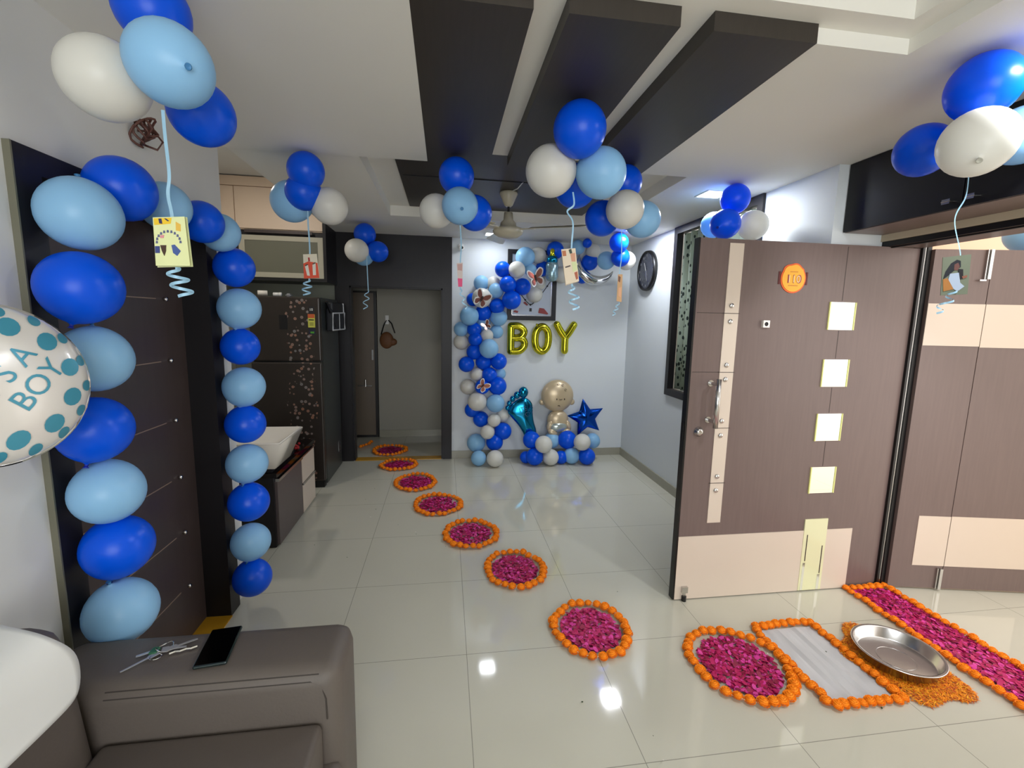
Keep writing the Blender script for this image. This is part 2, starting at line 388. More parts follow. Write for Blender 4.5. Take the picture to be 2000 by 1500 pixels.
obj('painted_necklace', bm, M['dark'], t)
bm = bmesh.new(); fr = lambda u, v, w_: (u, 4.921 - w_, v)
prism(bm, [(1.01, 1.67), (1.06, 1.665), (1.11, 1.61), (1.10, 1.60), (1.0, 1.615), (1.0, 1.63)], .004, fr)
prism(bm, [(.83, 1.72), (.87, 1.69), (.885, 1.70), (.85, 1.735)], .004, fr); prism(bm, [(.72, 1.62), (.77, 1.61), (.78, 1.63), (.74, 1.64)], .004, fr)
obj('painted_tassels', bm, mat('red_paint', srgb(135, 35, 35), .4), t)

# ---------------- ceiling fan ----------------
fx, fy = 0.45, 3.40
t = thing('ceiling_fan', 'ivory ceiling fan hanging from the dark ceiling panel', 'fan', (fx, fy, 2.44))
bm = bmesh.new(); lathe(bm, [(0, 0), (.062, 0), (.066, -.012), (.03, -.09), (.018, -.1), (0, -.1)], 24, (fx, fy, 2.44)); obj('canopy', bm, M['fan'], t, True)
bm = bmesh.new(); cyl(bm, (fx, fy, 2.35), (fx, fy, 2.2), .009, 10); obj('down_rod', bm, M['dark'], t)
bm = bmesh.new(); lathe(bm, [(0, .1), (.03, .1), (.035, .05), (.055, .03), (.06, .0), (.1, -.01), (.112, -.03), (.105, -.05), (.07, -.075), (0, -.085)], 32, (fx, fy, 2.20)); obj('motor_housing', bm, M['fan'], t, True)
for k, a in enumerate((-0.45, -0.45 + 2 * PI / 3, -0.45 + 4 * PI / 3)):
    ca, sa = math.cos(a), math.sin(a); F = lambda u, v, w_: (fx + ca * u - sa * v, fy + sa * u + ca * v, 2.185 + w_ + v * .28)
    bm = bmesh.new(); prism(bm, [(.16, -.045), (.54, -.07), (.57, -.05), (.57, .05), (.54, .07), (.16, .045)], .004, F)
    bl = obj('blade', bm, M['fan'], t)
    bm = bmesh.new(); prism(bm, [(.08, -.02), (.2, -.03), (.2, .03), (.08, .02)], .008, lambda u, v, w_: (fx + ca * u - sa * v, fy + sa * u + ca * v, 2.176 + w_ + v * .12)); obj('blade_bracket', bm, M['fan'], bl)
bm = bmesh.new(); tube(bm, [(fx + .02, fy - .04, 2.44), (fx + .04, fy - .16, 2.425), (fx + .06, fy - .26, 2.44)], .004, 6); obj('supply_wire', bm, M['white'], t)
# ---------------- entrance door (open leaf) ----------------
Y0 = 2.195
d = sempty('door_2', (2.345, Y0, 0))
struct('door_leaf', B((1.26, 2.345, Y0, Y0 + .035, 0.006, 1.96)), M['taupe'], d)
struct('edge_band', B((1.252, 1.262, Y0 - .002, Y0 + .04, 0.006, 1.96)), M['black'], d)
struct('kick_panel', B((1.262, 2.026, Y0 - .004, Y0, 0.006, 0.375), (2.172, 2.34, Y0 - .004, Y0, 0.006, 0.375)), M['beige'], d)
st = struct('inlay_strip', B((1.422, 1.5, Y0 - .004, Y0, 0.45, 1.94)), M['beige'], d)
GZ = [1.589, 1.283, .983, .677]
obj('inlay_joints', B(*[(1.415, 1.507, Y0 - .0052, Y0 - .001, z - .0015, z + .0015) for z in GZ]), M['brown'], st)
obj('face_grooves', B(*([(1.27, 1.42, Y0 - .001, Y0, z - .0015, z + .0015) for z in GZ[:2]] + [(2.098, 2.101, Y0 - .001, Y0, a, b) for a, b in ((1.67, 1.95), (1.36, 1.51), (1.06, 1.2), (.755, .9))])), M['brown'], d)
for z in (1.628, 1.547, 1.321, 1.245, 1.022, .943, .715, .636):
    bm = bmesh.new(); stud_disc(bm, (1.457, Y0 - .004, z), .0135, .008, (0, -1, 0)); obj('stud', bm, M['steel'], st, True)
for z0, z1 in ((1.515, 1.662), (1.206, 1.355), (.901, 1.055), (.597, .75)):
    g = struct('mirror_inset', B((2.03, 2.18, Y0 - .003, Y0 + .01, z0, z1)), M['mirror'], d)
    obj('mirror_rim', B((2.024, 2.03, Y0 - .007, Y0 + .002, z0, z1), (2.18, 2.184, Y0 - .007, Y0 + .002, z0, z1)), mat('pale_yellow_edge', srgb(235, 235, 150), .3), g)
lowm = struct('low_mirror_inset', B((2.026, 2.172, Y0 - .006, Y0, 0.008, 0.443)), M['mirror2'], d)
obj('etched_lines', B((2.047, 2.052, Y0 - .0075, Y0 - .006, .19, .35), (2.15, 2.155, Y0 - .0075, Y0 - .006, .11, .28)), M['brown'], lowm)
obj('bright_streaks', B((2.038, 2.053, Y0 - .0075, Y0 - .006, .01, .18), (2.14, 2.157, Y0 - .0075, Y0 - .006, .01, .105)), M['mirror'], lowm)  # mirror strips added to imitate bright reflected streaks in the glass
h = bmesh.new(); tube(h, [(1.377, Y0 - .075, 1.255), (1.377, Y0 - .075, 1.0)], .013, 14)
h = obj('door_handle', h, M['steel'], d, True)
for z in (1.225, 1.03):
    bm = bmesh.new(); cyl(bm, (1.377, Y0 - .07, z), (1.377, Y0, z), .009, 10); lathe(bm, [(0, .0), (.017, 0), (.017, .006), (0, .006)], 14, (1.377, Y0, z), (0, -1, 0)); obj('handle_post', bm, M['steel'], h)
bm = bmesh.new(); lathe(bm, [(0, 0), (.027, 0), (.027, .006), (.018, .012), (.018, .02), (.006, .021), (0, .018)], 24, (1.33, Y0, .965), (0, -1, 0)); obj('lock_cylinder', bm, M['steel'], d, True)
bm = B((1.638, 1.675, Y0 - .016, Y0, 1.52, 1.557)); pe = obj('peephole', bm, M['porcelain'], d)
bm = bmesh.new(); lathe(bm, [(0, 0), (.011, 0), (.007, .003), (0, .001)], 16, (1.656, Y0 - .016, 1.538), (0, -1, 0)); obj('peephole_lens', bm, M['dark'], pe)
bm = B((1.298, 1.332, Y0 - .02, Y0, 0.05, .085), (1.308, 1.322, Y0 - .016, Y0 - .004, 0.02, .05)); ds = obj('door_stopper', bm, M['steel'], d)
bm = bmesh.new(); cyl(bm, (1.315, Y0 - .012, 0.001), (1.315, Y0 - .012, .03), .013, 12); obj('stopper_tip', bm, M['black'], ds)
bm = B((1.246, 1.254, Y0 + .005, Y0 + .03, .92, 1.01)); obj('latch_plate', bm, M['black'], d)
# house number plaque
t = thing('number_plaque', 'orange scalloped plaque with the number 110 on the door', 'sign', (1.792, Y0, 1.7))
def fbm(cx, cz, pts, y, h):
    bm = bmesh.new(); prism(bm, [(cx + u, cz + v) for u, v in pts], h, lambda u, v, w_: (u, y - w_, v)); return bm
pl = []
for k in range(44):
    a = 2 * PI * k / 44; r = .074 + (.006 * abs(math.sin(3.5 * a)) if math.sin(a) > .55 else 0)
    pl.append((r * math.cos(a) * .98, r * math.sin(a)))
obj('plaque_rim', fbm(1.793, 1.775, pl, Y0, .004), mat('red_orange_paint', srgb(225, 95, 40), .4), t)
obj('plaque_face', fbm(1.793, 1.775, [(u * .9, v * .9) for u, v in pl], Y0 - .004, .002), mat('orange_yellow_paint', srgb(244, 170, 50), .4), t)
obj('side_tabs', B((1.709, 1.72, Y0 - .003, Y0, 1.745, 1.81), (1.866, 1.877, Y0 - .003, Y0, 1.745, 1.81)), mat('maroon_paint', srgb(90, 20, 20), .4), t)

def text_obj(s, size, name, m, parent, frame, extrude=0.0, align='CENTER'):
    c = bpy.data.curves.new(name, 'FONT'); c.body = s; c.size = size; c.extrude = extrude; c.align_x = align; c.align_y = 'CENTER'; c.resolution_u = 4
    to = bpy.data.objects.new(name + '_tmp', c); COL.objects.link(to)
    bpy.context.view_layer.update()
    me = bpy.data.meshes.new_from_object(to.evaluated_get(bpy.context.evaluated_depsgraph_get()))
    bpy.data.objects.remove(to); bpy.data.curves.remove(c)
    bm = bmesh.new(); bm.from_mesh(me); bpy.data.meshes.remove(me)
    if extrude == 0: 
        bmesh.ops.triangulate(bm, faces=bm.faces)
        bmesh.ops.subdivide_edges(bm, edges=[e for e in bm.edges if e.calc_length() > size * .12], cuts=2, use_grid_fill=True)
    for v in bm.verts: v.co = V(frame(*v.co))
    return obj(name, bm, m, parent)
text_obj('110', .062, 'number', mat('plum_outline', srgb(150, 60, 70), .4), t, lambda x, y, z: (1.793 + x, Y0 - .0066 - z, 1.775 + y - .004), .0012)
text_obj('110', .052, 'number_fill', mat('cream_number', srgb(240, 200, 150), .4), t, lambda x, y, z: (1.793 + x, Y0 - .0084 - z, 1.775 + y - .004), .0008)
obj('small_print', B((1.77, 1.815, Y0 - .0072, Y0 - .006, 1.808, 1.811), (1.765, 1.82, Y0 - .0072, Y0 - .006, 1.738, 1.741)), mat('brown_print', srgb(190, 110, 50), .5), t)

# jamb lining, black frames, lintel
struct('trim_9', B((2.35, 2.545, 2.2, 2.24, 0, 1.96)), M['taupe'])
struct('trim_10', B((2.545, 2.56, 2.185, 2.24, 0, 1.985), (2.575, 2.60, 2.185, 2.24, 0, 1.985), (2.34, 2.352, 0.95, 2.24, 1.962, 1.99), (2.36, 2.375, .95, 2.24, 1.955, 1.985)), M['black'])
struct('trim_11', B((2.35, 2.55, .95, 2.2, 1.962, 1.985)), M['taupe'])
struct('trim_12', B((2.56, 2.575, 2.19, 2.24, 0, 1.985)), M['steel'])
struct('trim_16', B((2.03, 2.35, 2.236, 2.24, 1.9, 2.37)), M['wall'])
struct('trim_13', B((2.33, 2.35, .95, 2.24, 1.99, 2.03)), M['lintel'])
# loft cupboard above the entrance
t = thing('loft_cupboard', 'charcoal loft cupboard under the ceiling above the entrance', 'cupboard', (2.2, 1.0, 2.025))
obj('cupboard_body', B((2.1, 2.345, -1.5, 2.228, 2.025, 2.368)), M['taupe'], t)
for (a, b, hy) in ((1.665, 2.228, 1.706), (1.1, 1.66, 1.617), (.53, 1.095, .57)):
    dd = obj('cupboard_door', B((2.088, 2.1, a, b, 2.027, Z - .002)), M['loft'], t)
    bm = bmesh.new(); tube(bm, [(2.088, hy - .016, 2.056), (2.062, hy - .016, 2.056), (2.062, hy + .016, 2.056), (2.088, hy + .016, 2.056)], .0035, 6); bx(bm, 2.060, 2.064, hy - .016, hy + .016, 2.046, 2.066)
    obj('cupboard_handle', bm, M['steel'], dd)
# outer leaf in the lobby
e1 = V((.9814, -.1918, 0)); o0 = V((2.602, 2.168, 0))
def OD(bm_boxes):
    bm = bmesh.new()
    for (s0, s1, d0, d1, z0, z1) in bm_boxes:
        vs = bx(bm, s0, s1, d0, d1, z0, z1)
    n = V((e1.y, -e1.x, 0))
    for v in bm.verts: v.co = o0 + e1 * v.co.x + n * v.co.y + V((0, 0, v.co.z))
    return bm
d = sempty('door_3', tuple(o0))
struct('door_leaf', OD([(0, .298, -.035, 0, .012, 1.955)]), M['taupe'], d)
struct('cream_panels', OD([(0.0, .298, 0, .003, 1.44, 1.668), (.12, .298, 0, .003, .152, .456)]), M['beige'], d)
for a, b in ((1.80, 1.955), (.012, .14)):
    bm = OD([(.272, .288, .003, .018, a, b), (.262, .29, .0, .004, a, b), (.262, .266, .003, .012, a, b)]); bb = obj('tower_bolt', bm, M['steel'], d)
bm = OD([(.235, .268, .01, .018, 1.79, 1.798)]); obj('bolt_knob', bm, M['steel'], d)
d = sempty('door_4', tuple(o0 + e1 * .302))
struct('door_leaf', OD([(.302, 1.0, -.035, 0, .012, 1.955)]), M['taupe'], d)
struct('cream_panels', OD([(.302, .9, 0, .003, 1.435, 1.668), (.302, .75, 0, .003, .152, .458)]), M['beige'], d)

# ---------------- brown door in the left wall ----------------
d = sempty('door_5', (-1.2, 1.9, 0))
struct('door_leaf', B((-1.24, -1.2, 1.47, 2.325, .006, 1.89)), M['brown'], d)
struct('door_frame', B((-1.3, -1.083, 2.325, 2.425, 0, 1.955), (-1.3, -1.083, 1.389, 1.47, 0, 1.955), (-1.3, -1.083, 1.47, 2.325, 1.89, 1.955)), M['dark'], d)
struct('frame_edge', B((-1.1, -1.082, 1.384, 1.389, 0, 1.955)), mat('olive_grey_lining', srgb(110, 108, 92), .5), d)
GL = (1.59, 1.325, 1.057, .792, .527, .261)
for z in GL:
    bm = bmesh.new(); lathe(bm, [(0, 0), (.008, 0), (.011, .008), (.008, .014), (0, .015)], 12, (-1.2, 2.188, z), (1, 0, 0)); obj('stud', bm, M['chrome'], d, True)
obj('door_grooves', B(*[(-1.201, -1.1985, 1.5, 2.13, z - .002, z + .002) for z in GL]), mat('groove_lining', srgb(140, 120, 105), .4), d)
struct('trim_14', B((-1.3, -1.078, 1.47, 2.325, 0, .005)), M['marble'])
bm = bmesh.new()
for k in range(5):
    P_ = [(-1.09 + .012 * k + .01 * math.sin(3 * a + k), 1.915 + .035 * math.cos(a) * (1 - .1 * k), 2.165 + (.045 - .004 * k) * math.sin(a) + .006 * k) for a in [2 * PI * i / 18 for i in range(18)]]
    tube(bm, P_, .004, 6, closed=True)
tube(bm, [(-1.1, 1.93, 2.18), (-1.06, 1.96, 2.19), (-1.05, 1.99, 2.165), (-1.06, 1.97, 2.13), (-1.1, 1.94, 2.14)], .004, 6)
tag(obj('cable_coil', bm, mat('brown_cable', srgb(92, 58, 50), .5), smooth=True), 'coiled brown cable poking out of the left wall', 'cable')

# ---------------- niche: cupboards, fridge, vanity ----------------
t = thing('wall_cupboard', 'cream hinged wall cupboard reaching the ceiling above the fridge', 'cupboard', (-1.55, 4.72, 2.29))
obj('cupboard_body', B((-2.1, -1.112, 4.54, 4.94, 2.29, 2.74)), M['cream'], t)
for a, b in ((-2.09, -1.853), (-1.847, -1.112)):
    obj('cupboard_door', B((a, b, 4.52, 4.54, 2.30, 2.652)), M['cream'], t)
obj('filler_panel', B((-2.1, -1.112, 4.52, 4.54, 2.66, 2.74)), M['cream'], t)
obj('pull_rail', B((-1.775, -1.2, 4.508, 4.52, 2.262, 2.288)), M['brown'], t)
t = thing('glass_cupboard', 'low cream wall cupboard with a frosted glass flap above the fridge', 'cupboard', (-1.5, 4.72, 1.87))
obj('cupboard_body', B((-2.1, -1.112, 4.55, 4.94, 1.875, 2.285)), M['dark'], t)
fr_ = obj('flap_frame', B((-1.835, -1.112, 4.525, 4.55, 1.875, 1.92), (-1.835, -1.112, 4.525, 4.55, 2.2, 2.243), (-1.835, -1.785, 4.525, 4.55, 1.92, 2.2), (-1.16, -1.112, 4.525, 4.55, 1.92, 2.2)), mat('cream_metal_frame', srgb(185, 180, 160), .35), t)
obj('frosted_pane', B((-1.785, -1.16, 4.53, 4.545, 1.92, 2.2)), M['frost'], fr_)
obj('under_panel', B((-2.1, -1.112, 4.52, 4.94, 1.845, 1.873)), M['black'], t)
struct('trim_15', B((-1.112, -1.085, 4.515, 4.915, 1.845, Z)), M['dark'])

FX0, FX1, FY0, FY1, FZ = -1.63, -1.06, 4.12, 4.78, 1.69
t = thing('refrigerator', 'tall charcoal double door fridge with a bronze flower print', 'refrigerator', (-1.345, 4.45, 0))
obj('fridge_body', B((FX0, FX1, FY0 + .06, FY1, 0.03, FZ)), M['fridge_side'], t)
ff = bpy.data.materials.new('flower_print_steel'); ff.use_nodes = True; nt = ff.node_tree; fb2 = nt.nodes['Principled BSDF']; fb2.inputs['Roughness'].default_value = .28; fb2.inputs['Metallic'].default_value = .3
ge = nt.nodes.new('ShaderNodeNewGeometry'); mp = nt.nodes.new('ShaderNodeMapping'); mp.inputs['Scale'].default_value = (26, 1, 26); nt.links.new(ge.outputs['Position'], mp.inputs[0])
vo = nt.nodes.new('ShaderNodeTexVoronoi'); vo.inputs['Scale'].default_value = 1.0; vo.voronoi_dimensions = '3D'; nt.links.new(mp.outputs[0], vo.inputs['Vector'])
rp = nt.nodes.new('ShaderNodeValToRGB'); e_ = rp.color_ramp.elements; e_[0].position = .0; e_[0].color = (.3, .3, .3, 1); e_[1].position = .36; e_[1].color = (0, 0, 0, 1)
for p_, c_ in ((.08, .35), (.12, 1), (.3, .8)):
    q = rp.color_ramp.elements.new(p_); q.color = (c_, c_, c_, 1)
nt.links.new(vo.outputs['Distance'], rp.inputs[0])
sp = nt.nodes.new('ShaderNodeSeparateXYZ'); nt.links.new(ge.outputs['Position'], sp.inputs[0])
nzb = nt.nodes.new('ShaderNodeTexNoise'); nzb.inputs['Scale'].default_value = 4; nt.links.new(ge.outputs['Position'], nzb.inputs['Vector'])
mr = nt.nodes.new('ShaderNodeMapRange'); mr.inputs[1].default_value = 0; mr.inputs[2].default_value = 1; mr.inputs[3].default_value = -.09; mr.inputs[4].default_value = .09; nt.links.new(nzb.outputs[0], mr.inputs[0])
ad = nt.nodes.new('ShaderNodeMath'); ad.operation = 'ADD'; nt.links.new(sp.outputs['X'], ad.inputs[0]); nt.links.new(mr.outputs[0], ad.inputs[1])
cmn = nt.nodes.new('ShaderNodeMath'); cmn.operation = 'COMPARE'; cmn.inputs[1].default_value = -1.22; cmn.inputs[2].default_value = .1; nt.links.new(ad.outputs[0], cmn.inputs[0])
mu = nt.nodes.new('ShaderNodeMath'); mu.operation = 'MULTIPLY'; nt.links.new(cmn.outputs[0], mu.inputs[0]); nt.links.new(rp.outputs[0], mu.inputs[1])
hs = nt.nodes.new('ShaderNodeMix'); hs.data_type = 'RGBA'; hs.inputs[6].default_value = (*srgb(165, 118, 95), 1); hs.inputs[7].default_value = (*srgb(140, 138, 138), 1)
spc = nt.nodes.new('ShaderNodeSeparateColor'); nt.links.new(vo.outputs['Color'], spc.inputs[0]); nt.links.new(spc.outputs[0], hs.inputs[0])
mxf = nt.nodes.new('ShaderNodeMix'); mxf.data_type = 'RGBA'; mxf.inputs[6].default_value = (*srgb(58, 52, 48), 1); nt.links.new(hs.outputs[2], mxf.inputs[7]); nt.links.new(mu.outputs[0], mxf.inputs[0]); nt.links.new(mxf.outputs[2], fb2.inputs['Base Color'])
fd = obj('freezer_door', bevelbox(FX0, FX1, FY0, FY0 + .058, 1.145, FZ, .012), ff, t)
md = obj('fridge_door', bevelbox(FX0, FX1, FY0, FY0 + .058, .07, 1.135, .012), ff, t)
obj('plinth', B((FX0 + .02, FX1 - .02, FY0 + .03, FY0 + .1, 0, .07)), M['black'], t)
obj('display_panel', B((-1.387, -1.323, FY0 - .004, FY0 + .001, 1.415, 1.535)), M['black'], fd)
la = obj('rating_sticker', B((-1.157, -1.1, FY0 - .002, FY0, 1.435, 1.545)), mat('yellow_green_print', srgb(190, 190, 80), .5), fd)
obj('sticker_header', B((-1.157, -1.103, FY0 - .003, FY0 - .001, 1.515, 1.548)), mat('orange_print', srgb(190, 90, 45), .5), la)
obj('sticker_stars', B((-1.15, -1.108, FY0 - .003, FY0 - .001, 1.495, 1.503), (-1.145, -1.113, FY0 - .003, FY0 - .001, 1.47, 1.474), (-1.145, -1.113, FY0 - .003, FY0 - .001, 1.455, 1.459)), M['black'], la)
la = obj('warranty_sticker', B((-1.15, -1.105, FY0 - .002, FY0, 1.555, 1.612)), mat('black_print', srgb(30, 30, 34), .5), fd)
text_obj('10', .03, 'sticker_number', M['white'], la, lambda x, y, z: (-1.128 + x, FY0 - .003 - z, 1.585 + y), .0004)
la = obj('energy_sticker', B((-1.155, -1.1, FY0 - .002, FY0, 1.375, 1.425)), mat('navy_print', srgb(20, 28, 50), .5), fd)
obj('green_mark', B((-1.14, -1.11, FY0 - .003, FY0 - .001, 1.385, 1.4)), mat('green_print', srgb(70, 140, 40), .5), la)
obj('switch_slot', B((-1.061, -1.058, 4.64, 4.72, .19, .29)), M['steel'], t)
# things on top of the fridge
bm = bmesh.new(); cyl(bm, (-1.56, 4.16, 1.715), (-1.49, 4.18, 1.715), .022, 14); tag(obj('bottle', bm, M['porcelain'], smooth=True), 'small white bottle lying at the left on top of the fridge', 'bottle', 'small things on the fridge')
bm = bmesh.new(); cyl(bm, (-1.45, 4.2, 1.708), (-1.40, 4.2, 1.708), .016, 14); cyl(bm, (-1.40, 4.2, 1.708), (-1.385, 4.2, 1.708), .018, 14); tag(obj('tube', bm, M['white'], smooth=True), 'small white tube lying in the middle on top of the fridge', 'tube', 'small things on the fridge')
bm = bmesh.new(); bx(bm, -1.36, -1.31, 4.2, 4.26, 1.69, 1.72); bmesh.ops.bevel(bm, geom=list(bm.edges), offset=.012, segments=2, affect='EDGES'); tag(obj('crumpled_packet', bm, mat('silver_packet', srgb(170, 170, 175), .3, .6)), 'crumpled silvery packet on top of the fridge', 'packet', 'small things on the fridge')
# bag on the fridge side
t = thing('sling_bag', 'black bag with white piping hanging on the fridge side', 'bag', (-1.03, 4.4, 1.39))
obj('bag_body', bevelbox(-1.058, -1.0, 4.30, 4.78, 1.40, 1.60, .02), mat('black_mesh_fabric', srgb(34, 36, 42), .7, noise=.3, nscale=80), t)
obj('bag_flap', bevelbox(-1.058, -0.998, 4.32, 4.76, 1.56, 1.66, .015), mat('black_nylon', srgb(22, 24, 30), .5), t)
bm = bmesh.new(); tube(bm, [(-.998, 4.30, 1.41), (-.996, 4.78, 1.41), (-.996, 4.78, 1.57), (-.996, 4.31, 1.56)], .007, 6, closed=True); tube(bm, [(-.996, 4.56, 1.41), (-.996, 4.56, 1.56)], .004, 6)
tube(bm, [(-.996, 4.74, 1.57), (-1.0, 4.74, 1.66)], .008, 6); obj('piping', bm, mat('white_piping', srgb(190, 192, 195), .6), t)
bm = bmesh.new(); tube(bm, [(-1.03, 4.22, 1.66), (-1.02, 4.28, 1.6), (-1.01, 4.36, 1.5), (-1.0, 4.4, 1.44)], .012, 6); obj('strap', bm, M['black'], t)

t = thing('vanity_cabinet', 'dark and cream vanity cabinet under the wash basin', 'cabinet', (-1.35, 3.47, 0))
obj('cabinet_body', B((-1.6, -1.108, 3.035, 3.9, 0.005, .485)), M['dark'], t)
dd = obj('cabinet_door', B((-1.108, -1.09, 3.055, 3.56, 0.015, .45)), mat('grey_brown_front', srgb(90, 80, 80), .35, noise=.08, nscale=12), t)
obj('door_pull', B((-1.108, -1.078, 3.055, 3.56, .45, .47)), M['steel'], dd)
for a, b in ((.015, .235), (.25, .455)):
    dd = obj('drawer', B((-1.108, -1.09, 3.57, 3.895, a, b)), M['beige'], t); obj('drawer_pull', B((-1.108, -1.082, 3.57, 3.895, b, b + .012)), M['steel'], dd)
obj('counter_top', B((-1.6, -1.085, 3.03, 3.905, .485, .515)), M['granite'], t)
obj('raised_plinth', B((-1.45, -1.12, 3.05, 3.5, .515, .56)), M['dark'], t)
# basin
bm = bmesh.new()
def ring(x0, x1, y0, y1, z): return [bm.verts.new(p) for p in ((x0, y0, z), (x1, y0, z), (x1, y1, z), (x0, y1, z))]
R = [ring(-1.38, -1.07, 2.98, 3.26, .56), ring(-1.48, -1.0, 2.88, 3.34, .745), ring(-1.48, -1.0, 2.88, 3.34, .755), ring(-1.462, -1.018, 2.898, 3.322, .757), ring(-1.42, -1.06, 2.95, 3.27, .64), ring(-1.34, -1.14, 3.02, 3.2, .615)]
for a, b in zip(R, R[1:]):
    for k in range(4): bm.faces.new((a[k], a[(k + 1) % 4], b[(k + 1) % 4], b[k]))
bm.faces.new(R[0][::-1]); bm.faces.new(R[-1])
bmesh.ops.bevel(bm, geom=[e for e in bm.edges], offset=.006, segments=2, affect='EDGES')
t = thing('wash_basin', 'white square porcelain vessel basin on the vanity counter', 'basin', (-1.24, 3.11, .56))
obj('bowl', bm, M['porcelain'], t, True)
bm = bmesh.new(); lathe(bm, [(0, 0), (.022, 0), (.022, .004), (0, .006)], 16, (-1.24, 3.11, .615)); obj('drain', bm, M['chrome'], t)
bm = bmesh.new()
for k in range(7):
    ball(bm, (-1.12 + random.uniform(-.02, .02), 3.56 + .012 * k, .535 + random.uniform(-.005, .02)), .012, 1)
tag(obj('red_cloth', bm, mat('dark_red_fabric', srgb(140, 25, 30), .8), smooth=True), 'crumpled dark red scrap beside the wash basin', 'cloth')

# small purse hanging in passage
t = thing('hanging_pouch', 'brown pouch hanging by black cords on the passage wall', 'pouch', (-.72, 5.9, 1.2))
bm = bmesh.new(); ball(bm, (-.73, 5.9, 1.25), .1, 3, (.85, .3, 1.05)); ball(bm, (-.66, 5.9, 1.23), .06, 2, (1, .4, .8)); obj('pouch', bm, mat('brown_leather', srgb(115, 75, 45), .6, noise=.2), t, True)
bm = bmesh.new(); tube(bm, [(-.80, 5.92, 1.32), (-.76, 5.93, 1.45), (-.73, 5.935, 1.5)], .008, 6); tube(bm, [(-.63, 5.92, 1.34), (-.67, 5.93, 1.46), (-.71, 5.935, 1.5)], .008, 6); obj('cord', bm, M['black'], t)
bm = B((-.745, -.705, 5.93, 5.95, 1.45, 1.56)); obj('hook', bm, M['white'], t)

# ---------------- sofa ----------------
t = thing('sofa', 'grey brown leatherette sofa in the left foreground', 'sofa', (-.65, .2, 0))
def soft(x0, x1, y0, y1, z0, z1, w_, name, extra=None, m=M['sofa']):
    bm = bevelbox(x0, x1, y0, y1, z0, z1, w_, 5)
    if extra: extra(bm)
    return obj(name, bm, m, t, True)
soft(-1.07, -.283, 1.165, 1.392, .02, .585, .05, 'armrest')
soft(-1.07, -.285, -1.0, 1.19, .02, .30, .03, 'seat_base')
soft(-.87, -.33, .3, 1.163, .29, .438, .018, 'seat_cushion')
soft(-.87, -.32, -.7, .295, .29, .438, .018, 'seat_cushion')
def lean(bm):
    for v in bm.verts: v.co.x += (.8 - v.co.z) * .10
soft(-1.08, -.9, -1.0, 1.17, .28, .80, .075, 'backrest', lean)
bm = bmesh.new(); tube(bm, [(-.86, 1.170, .552), (-.6, 1.170, .552), (-.36, 1.17, .552), (-.333, 1.168, .54), (-.321, 1.166, .5), (-.319, 1.165, .44)], .0022, 6); tube(bm, [(-.86, 1.178, .567), (-.34, 1.178, .567)], .0018, 6); obj('seam', bm, mat('seam_thread', srgb(60, 54, 50), .6), t)
# throw cloth over the backrest
bm = bmesh.new()
prof = [(-1.085, .62), (-1.088, .72), (-1.075, .785), (-1.03, .812), (-.97, .818), (-.915, .812), (-.882, .785), (-.868, .74), (-.86, .69), (-.852, .645)]
rows = []
for i in range(28):
    y = 1.10 - i * .075
    rows.append([])
    for k, (x, z) in enumerate(prof):
        yy = y + (.035 * math.sin(k * .9) if i == 0 else 0) - (.06 * max(0, k - 7) / 2 if i == 0 else 0)
        rows[-1].append(bm.verts.new((x + (.014 if k > 4 else -.004) + .004 * math.sin(i * 1.1) * math.sin(k * .8), yy, z + .008 + .003 * math.sin(i * .9 + k * .5))))
for a, b in zip(rows, rows[1:]):
    for k in range(len(prof) - 1): bm.faces.new((a[k], a[k + 1], b[k + 1], b[k]))
o = tag(obj('throw_cloth', bm, M['cloth'], smooth=True), 'white cloth draped over the sofa backrest', 'cloth')
sm = o.modifiers.new('smooth', 'SUBSURF'); sm.levels = 1; sm.render_levels = 2
sd = o.modifiers.new('thickness', 'SOLIDIFY'); sd.thickness = .003; sd.offset = 0

# phone
ph = V((-.64, 1.29, .586)); ax_ = (V((-.65, 1.365, 0)) - V((-.629, 1.215, 0))).normalized(); sx_ = V((ax_.y, -ax_.x, 0))
def PH(lx, ly, z0, z1, w_=.006):
    bm = bevelbox(-lx, lx, -ly, ly, z0, z1, w_, 2)
    for v in bm.verts: v.co = ph + sx_ * v.co.x + ax_ * v.co.y + V((0, 0, v.co.z))
    return bm
t = thing('smartphone', 'black smartphone lying face up on the sofa arm', 'phone', tuple(ph))
obj('phone_body', PH(.041, .078, 0, .009, .004), mat('dark_green_glass_body', srgb(28, 42, 42), .15), t)
obj('screen', PH(.038, .075, .0088, .0098, .0004), mat('black_screen', srgb(3, 3, 4), .08), t)
